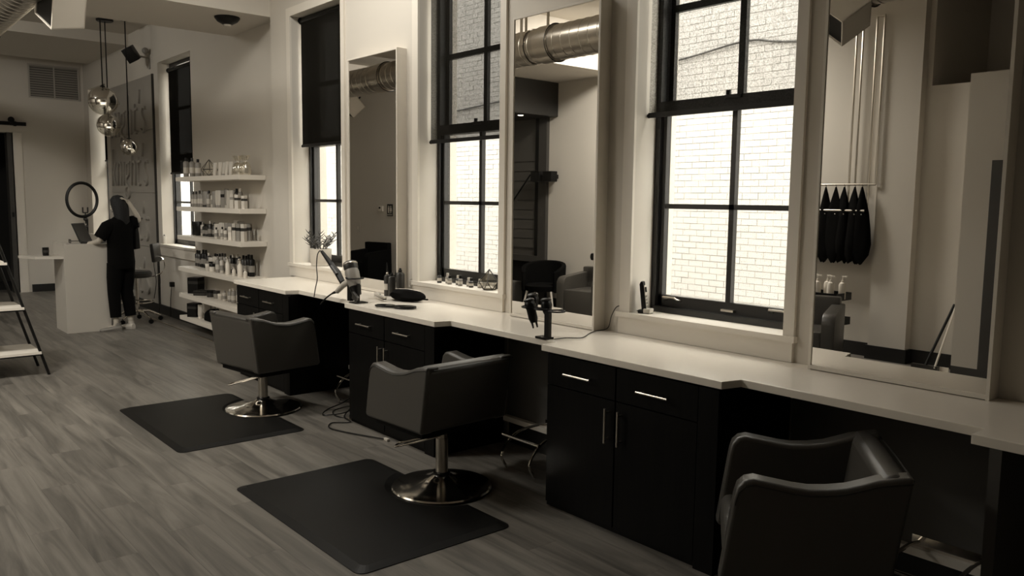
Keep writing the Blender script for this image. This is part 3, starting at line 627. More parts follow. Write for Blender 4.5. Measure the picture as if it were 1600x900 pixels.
# ================================================================ UNDER THE COUNTER
def footrest(x, label, rotz=0):
    t = thing('footrest', label, 'footrest', (x, -0.05, 0), rotz, group='chrome footrests in the knee spaces')
    for sx in (-0.13, 0.13):
        obj('side_arm', G().tube(smooth_path([(sx, 0.0, 0.22), (sx, -0.12, 0.235), (sx, -0.30, 0.21), (sx, -0.40, 0.10), (sx, -0.36, 0.012)]), 0.009, 8), M['chrome'], t)
    obj('foot_bar', G().cyl((-0.17, -0.36, 0.215), (0.17, -0.36, 0.215), 0.010), M['chrome'], t)
    obj('wall_plate', G().box(-0.16, 0.16, -0.006, 0.0, 0.19, 0.25), M['chrome'], t, sm=False)
footrest(1.93, 'chrome tube footrest in the knee space by the far styling chair')
footrest(4.08, 'chrome tube footrest in the knee space behind the middle chair')
footrest(6.45, 'chrome tube footrest in the knee space behind the nearest chair')
def cord(name, pts, label, plug=None, r=0.005):
    t = thing(name, label, 'cable', pts[0]); p0 = Vector(pts[0])
    obj('flex', G().tube([p - p0 for p in smooth_path(pts)], r, 6), M['black'], t)
    if plug: obj('plug', G().cbox(Vector(pts[-1]) - p0 + Vector((0, 0, 0.0)), (0.05, 0.022, 0.018)), M[plug], t, bev=0.004)
cord('extension_cord', [(2.05, -0.30, 0.3), (2.10, -0.45, 0.06), (2.25, -0.62, 0.008), (2.42, -0.66, 0.008), (2.36, -0.78, 0.008), (2.48, -0.86, 0.008), (2.70, -0.80, 0.008), (2.98, -0.69, 0.01)], 'black cable snaking out over the floor towards the near mat', 'pale')
cord('extension_cord', [(2.00, -0.2, 0.4), (2.02, -0.42, 0.1), (1.98, -0.62, 0.008), (2.12, -0.72, 0.008), (2.2, -0.55, 0.03), (2.1, -0.40, 0.12)], 'black cable tangled round the far chrome footrest')
cord('extension_cord', [(2.3, -0.25, 0.5), (2.22, -0.4, 0.12), (2.3, -0.58, 0.008), (2.2, -0.66, 0.008), (2.05, -0.6, 0.01), (2.16, -0.5, 0.05), (2.32, -0.62, 0.01)], 'black looped cable heaped beside the cabinet leg', 'steel')

# ================================================================ PRODUCT SHELVES
SZ = [1.918, 1.555, 1.20, 0.808, 0.474, 0.19]
pos = ['top', 'second', 'third', 'fourth', 'fifth', 'lowest']
for z, p in zip(SZ, pos):
    obj('floating_shelf', G().box(-2.75, -0.75, -0.2, 0.098, z - 0.052, z), M['white'], sm=False, bev=0.003, label='thick white wall shelf of products, %s of the six' % p, cat='shelf', group='floating product shelves')
PM = {}
def product(kind, h, r, body, cap):
    key = (kind, h, r, body, cap)
    if key not in PM:
        B = M[body]; C = M[cap]; parts = []
        if kind == 'bottle':
            parts = [('body', mesh('body', G().lathe([(r * .93, 0), (r, .004), (r, h * .74), (r * .75, h * .80), (r * .4, h * .82)], n=12), B)), ('cap', mesh('cap', G().lathe([(r * .45, h * .81), (r * .45, h * .97), (r * .38, h)], n=10), C)),
                     ('paper_label', mesh('paper_label', G().lathe([(r * 1.01, h * .2), (r * 1.01, h * .5)], n=12, caps=False), M['mid'] if body != 'mid' else M['pale']))]
        elif kind == 'tube':
            g = G(); v = []; n = 12
            for k, (sx, sy, z) in enumerate([(r * .8, r * .8, h * .14), (r, r * .8, h * .3), (r * 1.05, r * .4, h * .75), (r * 1.1, r * .08, h)]):
                v += [(sx * math.cos(2 * PI * i / n), sy * math.sin(2 * PI * i / n), z) for i in range(n)]
            f = [(k * n + i, k * n + (i + 1) % n, (k + 1) * n + (i + 1) % n, (k + 1) * n + i) for k in range(3) for i in range(n)] + [tuple(range(n))[::-1], tuple(range(3 * n, 4 * n))]
            parts = [('body', mesh('body', g.add(v, f), B)), ('cap', mesh('cap', G().lathe([(r * .85, 0), (r * .85, h * .14)], n=12), C))]
        elif kind == 'jar':
            parts = [('body', mesh('body', G().lathe([(r * .95, 0), (r, .004), (r, h * .65)], n=14), B)), ('lid', mesh('lid', G().lathe([(r * 1.04, h * .65), (r * 1.04, h * .98), (r, h)], n=14), C))]
        elif kind == 'box':
            parts = [('carton', mesh('carton', G().box(-r * .8, r * .8, -r * .8, r * .8, 0, h), B, sm=False)), ('printed_band', mesh('printed_band', G().box(-r * .81, r * .81, -r * .81, r * .81, h * .6, h * .78), C, sm=False))]
        elif kind == 'spray':
            parts = [('body', mesh('body', G().lathe([(r * .93, 0), (r, .004), (r, h * .6), (r * .45, h * .74)], n=12), B)), ('pump', mesh('pump', G().lathe([(r * .42, h * .73), (r * .42, h * .86), (r * .2, h * .87), (r * .2, h)], n=8).box(-r * .25, r * .25, -r * .9, r * .25, h * .93, h), C))]
        PM[key] = parts
    return PM[key]
KN = {'bottle': 'product bottle', 'tube': 'squeeze tube', 'jar': 'product jar', 'box': 'product carton', 'spray': 'pump bottle'}
TN = {'pale': 'pale', 'mid': 'grey', 'darkp': 'dark', 'black': 'black', 'card': 'cream', 'white': 'white', 'steel': 'silver'}
def row(si, items, yy=-0.10, front=False):
    items = [(a, b_, c_, d_ * 0.84 if d_ < 0.05 else d_, e_, f_) for a, b_, c_, d_, e_, f_ in items]
    """items: (x, kind, h, r, body, cap)"""
    for k, (x, kind, h, r, b, c) in enumerate(items):
        y = yy + random.uniform(-0.012, 0.012)
        lab = '%s %s, %s from the far end %s%s shelf' % (TN[b], KN[kind], ORD[k], 'of the front row on the ' if front else 'of the ', pos[si])
        t = thing({'bottle': 'product_bottle', 'tube': 'squeeze_tube', 'jar': 'product_jar', 'box': 'product_carton', 'spray': 'pump_bottle'}[kind], lab, {'bottle': 'bottle', 'tube': 'tube', 'jar': 'jar', 'box': 'carton', 'spray': 'bottle'}[kind], (x, y, SZ[si] + 0.0005), random.uniform(-0.2, 0.2) + 0.5, group='hair products on the %s shelf' % pos[si])
        for nm, me in product(kind, h, r, b, c): obj(nm, me, None, t)
def seq(x0, x1, spec):
    n = len(spec); return [(x0 + (x1 - x0) * i / max(n - 1, 1),) + s for i, s in enumerate(spec)]
def fill(x0, x1, spec, step=0.086):
    n = int((x1 - x0) / step) + 1; return [(x0 + (x1 - x0) * i / (n - 1),) + spec[int(i * len(spec) / n)] for i in range(n)]
B_, T_, J_, X_, S_ = 'bottle', 'tube', 'jar', 'box', 'spray'
random.seed(5)
row(0, seq(-2.66, -2.25, [(B_, .24, .04, 'mid', 'black'), (B_, .23, .04, 'mid', 'darkp'), (B_, .21, .042, 'mid', 'black')]) + seq(-1.66, -1.22, [(T_, .15, .032, 'pale', 'pale'), (T_, .155, .032, 'card', 'pale'), (T_, .15, .032, 'pale', 'mid'), (T_, .155, .032, 'card', 'pale'), (T_, .15, .032, 'pale', 'pale')]))
row(1, fill(-2.68, -1.2, [(B_, .19, .035, 'mid', 'darkp'), (B_, .20, .036, 'mid', 'darkp'), (B_, .2, .036, 'mid', 'mid'), (T_, .19, .036, 'mid', 'darkp'), (B_, .2, .036, 'mid', 'darkp'), (B_, .18, .036, 'pale', 'darkp'), (T_, .19, .036, 'mid', 'mid'), (T_, .2, .036, 'pale', 'mid'), (X_, .2, .036, 'mid', 'black'), (T_, .22, .036, 'mid', 'pale'), (T_, .2, .036, 'pale', 'pale'), (B_, .2, .034, 'pale', 'mid'), (B_, .22, .036, 'darkp', 'black'), (B_, .22, .036, 'mid', 'pale')]), 0.0)
row(1, seq(-1.12, -0.80, [(X_, .16, .034, 'pale', 'mid'), (X_, .15, .034, 'card', 'darkp'), (X_, .14, .034, 'card', 'darkp')]), -0.13, True)
row(2, fill(-2.66, -1.0, [(J_, .17, .05, 'black', 'black'), (J_, .17, .05, 'black', 'black'), (B_, .17, .034, 'pale', 'mid'), (B_, .15, .036, 'darkp', 'black'), (B_, .19, .036, 'darkp', 'pale'), (B_, .17, .034, 'darkp', 'black'), (T_, .16, .034, 'pale', 'pale'), (T_, .18, .034, 'pale', 'mid'), (T_, .18, .036, 'card', 'pale'), (T_, .18, .036, 'mid', 'mid'), (B_, .18, .036, 'mid', 'darkp'), (T_, .22, .036, 'pale', 'pale'), (T_, .21, .036, 'mid', 'pale'), (B_, .18, .034, 'darkp', 'pale'), (X_, .19, .034, 'mid', 'darkp')]), 0.0)
row(2, seq(-1.62, -0.82, [(B_, .13, .028, 'pale', 'darkp'), (B_, .14, .028, 'pale', 'black'), (B_, .13, .028, 'card', 'darkp'), (X_, .15, .03, 'white', 'pale'), (X_, .19, .034, 'pale', 'darkp'), (X_, .19, .034, 'mid', 'black'), (X_, .19, .034, 'pale', 'darkp')]), -0.12, True)
row(3, fill(-2.68, -0.95, [(B_, .2, .036, 'darkp', 'black'), (B_, .18, .034, 'black', 'pale'), (B_, .22, .036, 'black', 'black'), (B_, .19, .036, 'darkp', 'pale'), (J_, .14, .05, 'black', 'pale'), (B_, .19, .036, 'pale', 'black'), (B_, .2, .034, 'pale', 'black'), (B_, .21, .036, 'mid', 'darkp'), (X_, .18, .045, 'mid', 'pale'), (B_, .2, .036, 'mid', 'black'), (B_, .22, .036, 'black', 'pale'), (B_, .2, .036, 'mid', 'darkp'), (B_, .22, .036, 'darkp', 'black'), (B_, .24, .038, 'black', 'black'), (B_, .24, .04, 'black', 'black')]), 0.01)
row(3, seq(-1.95, -0.82, [(J_, .08, .04, 'pale', 'white'), (J_, .09, .04, 'white', 'black'), (B_, .19, .036, 'mid', 'mid'), (B_, .19, .03, 'pale', 'mid'), (S_, .2, .034, 'white', 'white'), (S_, .1, .026, 'white', 'white'), (S_, .2, .034, 'white', 'white'), (S_, .1, .026, 'white', 'white')]), -0.12, True)
row(4, [(-2.58, X_, .2, .09, 'black', 'darkp'), (-2.32, X_, .06, .10, 'darkp', 'black'), (-2.08, J_, .08, .05, 'darkp', 'black'), (-1.9, J_, .09, .045, 'mid', 'darkp'), (-1.75, J_, .07, .04, 'pale', 'white'), (-1.6, B_, .12, .03, 'pale', 'mid'), (-1.48, B_, .15, .034, 'mid', 'pale'), (-1.36, B_, .17, .034, 'mid', 'pale'), (-1.22, B_, .22, .034, 'mid', 'darkp'), (-1.08, B_, .22, .034, 'darkp', 'mid'), (-0.92, B_, .20, .034, 'mid', 'darkp')], -0.05)
row(5, [(-2.5, X_, .17, .08, 'black', 'darkp'), (-2.3, T_, .17, .04, 'pale', 'white'), (-1.62, J_, .1, .04, 'pale', 'mid'), (-1.5, B_, .14, .034, 'pale', 'white'), (-1.36, B_, .14, .034, 'mid', 'white')], -0.10)
t = thing('gift_bag', 'dark slumped gift bag on the lowest shelf', 'bag', (-1.95, -0.07, SZ[5] + .001))
obj('bag_body', G().slab([(-0.16, 0), (0.16, 0), (0.12, 0.12), (0.03, 0.16), (-0.06, 0.13), (-0.14, 0.09)], -0.06, 0.06, 'y'), M['cloth'], t, bev=0.02)
obj('bag_handle', G().tube(smooth_path([(-0.08, 0, 0.12), (-0.02, 0, 0.26), (0.0, 0, 0.27), (0.10, 0, 0.13)]), 0.004, 6), M['darkp'], t)
wire_gem('geometric_terrarium', 'wire frame terrarium among the tubes on the top shelf', (-1.98, -0.06, SZ[0]), 0.16, 0.2)
for k in range(4):
    x = -1.14 + k * 0.10; t = thing('gift_set', 'cellophane-wrapped gift set, %s from the far end of its row' % ORD[k], 'gift', (x, -0.06 - 0.02 * (k % 2), SZ[0]), group='wrapped gift sets on the top shelf')
    obj('wrapper', G().lathe([(.045, 0), (.055, .04), (.045, .11), (.012, .145), (.05, .21)], n=9, caps=False), M['cello'], t)
    obj('contents', G().lathe([(.03, .002), (.038, .04), (.03, .09), (.012, .12)], n=10), M['pale'], t)
    obj('ribbon', G().lathe([(.016, .138), (.018, .148), (.016, .155)], n=8), M['pale'], t)
#PART3
# ================================================================ FAR END: SIGN PANELS, DESK, PERSON
t = thing('sign_panels', 'tall concrete-look panels with raised script lettering beside the desk', 'sign', (-6.70, 0.1, 0.08))
zz = [0.0, 0.86, 1.65, 2.55, 3.31]
pan = []
for a, b in zip(zz[:-1], zz[1:]):
    pan.append(obj('panel', G().box(0, 2.22, -0.022, 0, a + 0.003, b - 0.003), M['panel'], t, sm=False))
obj('edge_trim', G().box(2.225, 2.245, -0.03, 0, 0, 3.31), M['darkp'], t, sm=False, label='thin dark edge strip')
def text_mesh(c):
    tmp = bpy.data.objects.new('tmp', c); COL.objects.link(tmp); dg = bpy.context.evaluated_depsgraph_get()
    me = bpy.data.meshes.new_from_object(tmp.evaluated_get(dg)); COL.objects.unlink(tmp); bpy.data.objects.remove(tmp)
    me.name = 'lettering'; o = bpy.data.objects.new('lettering', me); COL.objects.link(o); return o
def letters(txt, x, z, sx, sz, parent):
    c = bpy.data.curves.new('lettering', 'FONT'); c.body = txt; c.size = 1.0; c.extrude = 0.022; c.shear = 0.18; c.resolution_u = 3; c.offset = -0.02
    c.materials.append(M['panel']); o = text_mesh(c); o.parent = parent
    o.matrix_local = Matrix.Translation((x, -0.03, z)) @ Matrix.Rotation(PI / 2, 4, 'X') @ Matrix.Diagonal((sx, sz, 1, 1))
    o['label'] = 'tall raised script letters'
letters("night's", 0.10, 2.50, 0.72, 0.92, pan[3]); letters("knight's", 0.04, 1.74, 0.64, 0.90, pan[2])
letters("at ght's", 0.20, 0.93, 0.60, 0.86, pan[1]); letters("night's", 0.2, 0.14, 0.66, 0.80, pan[0])

# reception desk
t = thing('reception_desk', 'tall pale reception desk with a side wing', 'desk', (-3.78, -1.385, 0))
obj('desk_body', G().box(0, 0.57, 0.0, 0.50, 0, 1.085), M['laminate'], t, sm=False, bev=0.002)
obj('raised_ledge', G().box(0.0, 0.57, -0.004, 0.03, 1.085, 1.10), M['laminate'], t, sm=False)
obj('side_wing', G().prism([(0.02, 0.02), (0.55, 0.02), (0.50, -0.10), (0.40, -0.28), (0.06, -0.40)], 0.91, 0.94), M['laminate'], t, sm=False, label='thin side wing tabletop with curved outline')
obj('drawer_front', G().box(0.03, 0.54, 0.50, 0.515, 0.2, 0.6), M['laminate'], t, sm=False)
t = thing('cup', 'dark cup standing on the desk side wing', 'cup', (-3.52, -1.52, 0.94))
obj('cup_wall', G().lathe([(0.032, 0), (0.035, 0.01), (0.037, 0.10), (0.033, 0.10), (0.031, 0.012)], (0, 0, 0), 16), M['black'], t)
obj('band', G().lathe([(0.038, 0.04), (0.038, 0.07)], (0, 0, 0), 16, caps=False), M['darkp'], t)
t = thing('laptop', 'open black laptop on the reception desk', 'laptop', (-3.50, -1.07, 1.086), R(-35))
obj('keyboard_base', G().box(-0.17, 0.17, 0.0, 0.22, 0.0, 0.018), M['black'], t, sm=False, bev=0.003)
sc_ = obj('lid', G().cbox((0, 0, 0.125), (0.36, 0.01, 0.25)), M['black'], t, sm=False, bev=0.003); sc_.rotation_euler = (R(22), 0, 0); sc_.location = (0, 0.0, 0.014)
obj('display', G().box(-0.165, 0.165, 0.0055, 0.007, 0.015, 0.235), M['blackg'], sc_, sm=False)
t = thing('glasses', 'pair of dark eyeglasses lying behind the laptop', 'glasses', (-3.42, -1.27, 1.088))
for s in (-1, 1):
    obj('lens_rim', G().tube([(s * 0.032 + 0.026 * math.cos(a * PI / 8), 0, 0.028 + 0.024 * math.sin(a * PI / 8)) for a in range(16)], 0.003, 6, True), M['black'], t)
    obj('temple', G().tube([(s * 0.058, 0, 0.03), (s * 0.06, 0.11, 0.028), (s * 0.06, 0.13, 0.012)], 0.0025, 6), M['black'], t)
# ring light on its stand
t = thing('ring_light', 'black ring light on a stand behind the reception desk', 'lamp', (-4.4, -0.86, 0))
g = G(); nseg = 40
rg = obj('ring', G().tube([(0, 0.185 * math.cos(2 * PI * k / nseg), 0.225 * math.sin(2 * PI * k / nseg)) for k in range(nseg)], 0.020, 8, True), M['black'], t); rg.location = (0.03, -0.04, 1.62)
obj('pole', G().cyl((0, 0.02, 0.1), (0, 0.02, 1.36), 0.011), M['black'], t)
obj('phone_clamp', G().box(-0.02, 0.02, -0.03, 0.03, 1.44, 1.455).box(-0.02, 0.02, -0.035, -0.025, 1.45, 1.52).box(-0.02, 0.02, 0.025, 0.035, 1.45, 1.52).cyl((0, 0, 1.30), (0, 0, 1.45), 0.008), M['darkp'], t)
obj('joint', G().sphere((0, 0.0, 1.36), 0.028).sphere((0, 0.01, 1.26), 0.022), M['darkp'], t)
for k in range(3):
    a = k * 2.094 + 0.5; obj('leg', G().cyl((0, 0.02, 0.35), (0.3 * math.cos(a), 0.02 + 0.3 * math.sin(a), 0.005), 0.008), M['black'], t)

# drafting stool
t = thing('drafting_stool', 'black rolling stool with small backrest behind the person', 'stool', (-3.75, -0.42, 0))
obj('seat', G().lathe([(0.17, 0.60), (0.195, 0.615), (0.195, 0.66), (0.17, 0.685), (0.01, 0.69)], (0, 0, 0), 28), M['leather_dark'], t)
o = obj('backrest', G().cbox((0, 0, 0), (0.05, 0.28, 0.25)), M['leather_dark'], t, bev=0.02); o.location = (0.12, 0.22, 0.93); o.rotation_euler = (0, R(-6), R(55))
obj('back_bracket', G().tube(smooth_path([(0.0, 0.08, 0.60), (0.10, 0.22, 0.62), (0.19, 0.30, 0.70), (0.19, 0.30, 0.83), (0.14, 0.25, 0.88)]), 0.009, 8), M['chrome'], t)
obj('column', G().cyl((0, 0, 0.14), (0, 0, 0.60), 0.022), M['chrome'], t)
obj('foot_ring', G().tube([(0.21 * math.cos(2 * PI * k / 28), 0.21 * math.sin(2 * PI * k / 28), 0.27) for k in range(28)], 0.009, 6, True), M['chrome'], t)
for k in range(5):
    a = k * 2 * PI / 5 + 0.3; e = (0.29 * math.cos(a), 0.29 * math.sin(a))
    lg = obj('leg', G().tube([(0, 0, 0.15), (e[0] * 0.5, e[1] * 0.5, 0.14), (e[0], e[1], 0.07)], [0.02, 0.016, 0.012], 8), M['chrome'], t)
    obj('caster', G().lathe([(0.03, -0.012), (0.03, 0.012)], (e[0], e[1], 0.031), 14, Matrix.Rotation(PI / 2, 4, 'Y')), M['black'], lg)

# ---- the person
def skin_body(name, pts, edges, radii, m, parent, root=0, sub=2):
    me = bpy.data.meshes.new(name); me.from_pydata(pts, edges, []); me.materials.append(m)
    o = bpy.data.objects.new(name, me); COL.objects.link(o); o.parent = parent
    s = o.modifiers.new('skin', 'SKIN'); s.use_smooth_shade = True
    for i, r in enumerate(radii):
        sv = me.skin_vertices[0].data[i]; sv.radius = (r, r) if not isinstance(r, tuple) else r; sv.use_root = (i == root)
    u = o.modifiers.new('sub', 'SUBSURF'); u.levels = sub; u.render_levels = sub
    return o
per = thing('person', 'person with long dark hair, black top and white shoe, hand raised to head', 'person', (-3.16, -0.76, 0), R(205)); per.scale = (0.96, 0.93, 1.0)
# local axes: +x forward (facing away, towards the desk), +y to the person's left
V = dict(pel=(0, 0, .90), wa=(0, 0, 1.04), ch=(0, 0, 1.22), up=(-.005, 0, 1.34), nk=(.0, .0, 1.42), hd=(.012, .0, 1.50), tp=(.012, 0, 1.60),
         ls=(0, .155, 1.34), le=(.07, .27, 1.12), lw=(.26, .24, 1.09), lh=(.31, .235, 1.09),
         rs=(0, -.155, 1.35), re=(-.12, -.22, 1.38), rw=(-.085, -.085, 1.59), rh=(-.07, -.06, 1.63),
         lt=(0, .085, .84), lk=(.035, .10, .48), la=(.0, .11, .10), lf=(.02, .115, .05), lo=(.15, .13, .03),
         rt=(0, -.085, .84), rk=(.02, -.09, .48), ra=(-.03, -.10, .10), rf=(-.01, -.10, .05), ro=(.13, -.10, .03))
K = list(V); ed = [('pel', 'wa'), ('wa', 'ch'), ('ch', 'up'), ('up', 'nk'), ('nk', 'hd'), ('up', 'ls'), ('ls', 'le'), ('le', 'lw'), ('lw', 'lh'), ('up', 'rs'), ('rs', 're'), ('re', 'rw'), ('rw', 'rh'),
                   ('pel', 'lt'), ('lt', 'lk'), ('lk', 'la'), ('la', 'lf'), ('lf', 'lo'), ('pel', 'rt'), ('rt', 'rk'), ('rk', 'ra'), ('ra', 'rf'), ('rf', 'ro')]
rad = dict(pel=.12, wa=.105, ch=.125, up=.10, nk=.048, hd=.06, tp=.05, ls=.052, le=.038, lw=.026, lh=.03, rs=.052, re=.04, rw=.027, rh=.03, lt=.085, lk=.055, la=.036, lf=.026, lo=.016, rt=.085, rk=.055, ra=.036, rf=.026, ro=.016)
K2 = [k for k in K if k != 'tp']
body = skin_body('body', [V[k] for k in K2], [(K2.index(a), K2.index(b)) for a, b in ed], [rad[k] for k in K2], M['skin'], per)
# head with face
hd = G(); prof = []
for k in range(15):
    a = -PI / 2 + PI * k / 14; z = 0.118 * math.sin(a); r = 0.079 * math.cos(a) ** 0.8 if k not in (0, 14) else 0.001
    prof.append((r * (0.80 + 0.20 * min(1, (z + 0.118) / 0.10)), z))
hd.lathe(prof, (0, 0, 0), 20, Matrix.Diagonal((1.12, 0.94, 1, 1)))
ho = obj('head', hd, M['skin'], per); ho.location = (.02, 0, 1.545); ho.rotation_euler = (0, R(6), R(15))
obj('nose', G().tube([(.083, 0, .02), (.105, 0, -.018), (.088, 0, -.028)], [.008, .013, .009], 8), M['skin'], ho)
for s in (-1, 1):
    obj('eye', G().sphere((.078, s * .03, .012), .012, 10, 6), M['white'], ho)
    obj('ear', G().sphere((0.0, s * .076, -.005), .028, 10, 6, (.6, .35, 1)), M['skin'], ho)
obj('mouth', G().tube([(.078, -.022, -.058), (.087, 0, -.056), (.078, .022, -.058)], .005, 6), M['vest'], ho)
hr = G(); v = []; n = 22
rows_ = [(.004, .002, .128, 0), (.055, .05, .115, 0), (.088, .082, .07, -.004), (.098, .092, .01, -.012), (.092, .092, -.06, -.03), (.08, .09, -.13, -.045), (.066, .085, -.20, -.06), (.045, .07, -.27, -.07), (.02, .03, -.31, -.075)]
for a, b, z, dx in rows_:
    for i in range(n):
        an = 2 * PI * i / n; front = max(0, math.cos(an)); k = 1 - (0.42 * front ** 2 if z < 0.05 else 0)
        wv = 1 + 0.05 * math.sin(7 * an + z * 30)
        v.append((dx + a * math.cos(an) * k * wv, b * math.sin(an) * wv, z))
hr.add(v, [(j * n + i, j * n + (i + 1) % n, (j + 1) * n + (i + 1) % n, (j + 1) * n + i) for j in range(len(rows_) - 1) for i in range(n)] + [tuple(range(n)), tuple((len(rows_) - 1) * n + i for i in range(n))[::-1]])
hair = obj('hair', hr, M['hair'], per, label='long dark hair hanging to the shoulder blades'); hair.scale = (1.12, 1.12, 1.05); hair.location = (.015, 0, 1.555); hair.rotation_euler = (0, 0, R(8))
# hand fingers, raised right hand resting on the crown and left hand on the desk
def hand(w, d, up_, nm):
    w = Vector(w); d = Vector(d).normalized(); up_ = Vector(up_); s = d.cross(up_).normalized(); up_ = s.cross(d)
    pts = [w, w + d * .035]; edg = [(0, 1)]; rad_ = [.022, .026]
    for k in range(4):
        b = w + d * .075 + s * (.03 - .02 * k); L = [.062, .072, .068, .052][k]; i0 = len(pts)
        pts += [w + d * .05 + s * (.022 - .015 * k), b, b + d * L * .5 - up_ * .008, b + d * L * .85 - up_ * .03]; rad_ += [.014, .0095, .0088, .0075]
        edg += [(1, i0), (i0, i0 + 1), (i0 + 1, i0 + 2), (i0 + 2, i0 + 3)]
    i0 = len(pts); pts += [w + d * .02 + s * .035, w + d * .055 + s * .06, w + d * .08 + s * .062 - up_ * .01]; rad_ += [.014, .011, .009]; edg += [(0, i0), (i0, i0 + 1), (i0 + 1, i0 + 2)]
    return skin_body(nm, [tuple(p) for p in pts], edg, rad_, M['skin'], per, 0, 1)
hand(V['rw'], (.02, .09, .075), (-.3, -.5, .8), 'hand'); hand(V['lw'], (.8, -.05, -.08), (0, 0, 1), 'hand')
# top, trousers
def garment(name, ks, es, rr, m, cap=None, **k):
    return skin_body(name, [p for p in ks], es, rr, m, per, 0, 2)
g = G(); v = []; n = 24
prof_ = [(.185, .135, .86, .0), (.18, .13, .95, .0), (.17, .125, 1.08, .0), (.18, .13, 1.20, .0), (.195, .125, 1.29, -.005), (.18, .11, 1.355, -.01), (.11, .085, 1.40, -.01), (.065, .062, 1.425, -.005)]
for hw_, hd_, z, dx in prof_:
    for i in range(n):
        a = 2 * PI * i / n; f_ = 1 + 0.03 * math.sin(5 * a + z * 14)
        v.append((dx + hd_ * math.cos(a) * f_, hw_ * math.copysign(abs(math.sin(a)) ** 0.85, math.sin(a)) * f_, z))
g.add(v, [(j_ * n + i, j_ * n + (i + 1) % n, (j_ + 1) * n + (i + 1) % n, (j_ + 1) * n + i) for j_ in range(len(prof_) - 1) for i in range(n)])
g.tube([(0, .10, 1.33), (.01, .19, 1.29), (.05, .27, 1.16)], [.075, .085, .078], 14).tube([(0, -.10, 1.34), (-.05, -.17, 1.35), (-.10, -.215, 1.36)], [.075, .085, .075], 14)
obj('t_shirt', g, M['cloth'], per)
obj('open_vest', G().slab([(-.13, 1.02), (-.12, 1.20), (-.09, 1.36), (.02, 1.37), (.05, 1.20), (.0, 1.0)], -.205, -.188, 'y'), M['vest'], per, bev=.008, label='dark brown side of a loose top')
g = G(); v = []
pr_ = [(.165, .12, .96, 0), (.185, .14, .86, -.01), (.18, .135, .78, 0)]
for hw_, hd_, z, dx in pr_:
    for i in range(n):
        a = 2 * PI * i / n; v.append((dx + hd_ * math.cos(a), hw_ * math.sin(a), z))
g.add(v, [(j_ * n + i, j_ * n + (i + 1) % n, (j_ + 1) * n + (i + 1) % n, (j_ + 1) * n + i) for j_ in range(2) for i in range(n)] + [tuple(2 * n + i for i in range(n))])
g.tube([(0, .085, .84), (.02, .092, .66), (.035, .10, .48), (.015, .108, .32), (.005, .11, .17)], [.108, .098, .078, .074, .068], 16)
g.tube([(0, -.085, .84), (.01, -.088, .66), (.02, -.09, .48), (-.005, -.096, .32), (-.025, -.10, .17)], [.108, .098, .078, .074, .068], 16)
obj('trousers', g, M['cloth'], per)
def shoe(nm, x, y, rz, m, lab):
    g = G(); v = []; n = 12; pr = [(-.065, .028, .055), (-.05, .036, .07), (.0, .036, .062), (.06, .04, .045), (.12, .038, .036), (.16, .024, .028), (.172, .006, .02)]
    for px, hw, hh in pr:
        for i in range(n):
            a = 2 * PI * i / n; zc = math.sin(a); v.append((px * 1.12, 1.2 * hw * math.cos(a), max(0.0, 1.15 * hh * (0.45 + 0.55 * zc))))
    g.add(v, [(j * n + i, j * n + (i + 1) % n, (j + 1) * n + (i + 1) % n, (j + 1) * n + i) for j in range(len(pr) - 1) for i in range(n)] + [tuple(range(n))[::-1], tuple((len(pr) - 1) * n + i for i in range(n))])
    o = obj(nm, g, m, per, label=lab); o.location = (x, y, .001); o.rotation_euler = (0, 0, rz)
    obj('sole', G().slab([(-.07, 0), (.175, 0), (.17, .016), (-.068, .016)], -.037, .037, 'y'), m, o, bev=.006)
    sh = obj('sock', G().lathe([(.036, .05), (.038, .10)], (-.03, 0, 0), 12), m, o)
shoe('shoe', -.0, -.10, 0, M['shoe'], 'white sneaker seen from behind'); shoe('shoe', .01, .115, R(55), M['shoe2'], 'grey sneaker turned sideways')

# ---------------------------------------------------------------- far wall: barn door, vent, dark room
t = thing('door_1', 'dark open doorway with a sliding barn door rail at the far wall', 'door', (XF, -1.02, 0), kind='structure')
obj('jamb', G().box(-0.2, 0.02, 0.0, 0.13, 0, 2.72), M['trim'], t, sm=False)
obj('inner_jamb', G().box(-0.2, 0.03, -0.09, -0.02, 0, 2.72), M['darkframe'], t, sm=False)
obj('track', G().box(0.03, 0.06, -1.9, 0.2, 2.84, 2.90).box(0.0, 0.04, 0.02, 0.06, 2.83, 2.91), M['black'], t, sm=False)
obj('roller', G().lathe([(0.05, 0), (0.05, 0.02)], (0.06, -0.02, 2.93), 16, Matrix.Rotation(PI / 2, 4, 'Y')), M['black'], t)
obj('latch_plate', G().box(0.03, 0.036, -0.07, -0.035, 1.3, 1.38), M['black'], t, sm=False)
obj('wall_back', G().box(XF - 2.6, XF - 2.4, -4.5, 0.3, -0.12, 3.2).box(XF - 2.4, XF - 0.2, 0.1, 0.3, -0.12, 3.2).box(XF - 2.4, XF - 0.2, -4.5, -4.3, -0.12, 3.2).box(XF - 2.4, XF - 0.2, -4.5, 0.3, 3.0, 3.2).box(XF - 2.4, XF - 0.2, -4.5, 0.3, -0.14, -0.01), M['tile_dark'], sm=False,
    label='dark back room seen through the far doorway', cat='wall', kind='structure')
for k, (y, z) in enumerate([(-1.36, 1.95), (-1.30, 1.42)]):
    t = thing('picture_frame', ['dark framed picture hanging higher in the back room', 'dark framed picture hanging lower in the back room'][k], 'picture', (XF - 2.38, y, z))
    obj('frame', G().box(0, .03, -.27, .27, -.27, -.22).box(0, .03, -.27, .27, .22, .27).box(0, .03, -.27, -.22, -.22, .22).box(0, .03, .22, .27, -.22, .22), M['meshp'], t, sm=False)
    obj('print', G().box(0.0, .012, -.22, .22, -.22, .22), M['darkp'], t, sm=False)
t = thing('wall_vent', 'wide slatted return-air grille high on the far wall', 'vent', (XF, -0.75, 3.33))
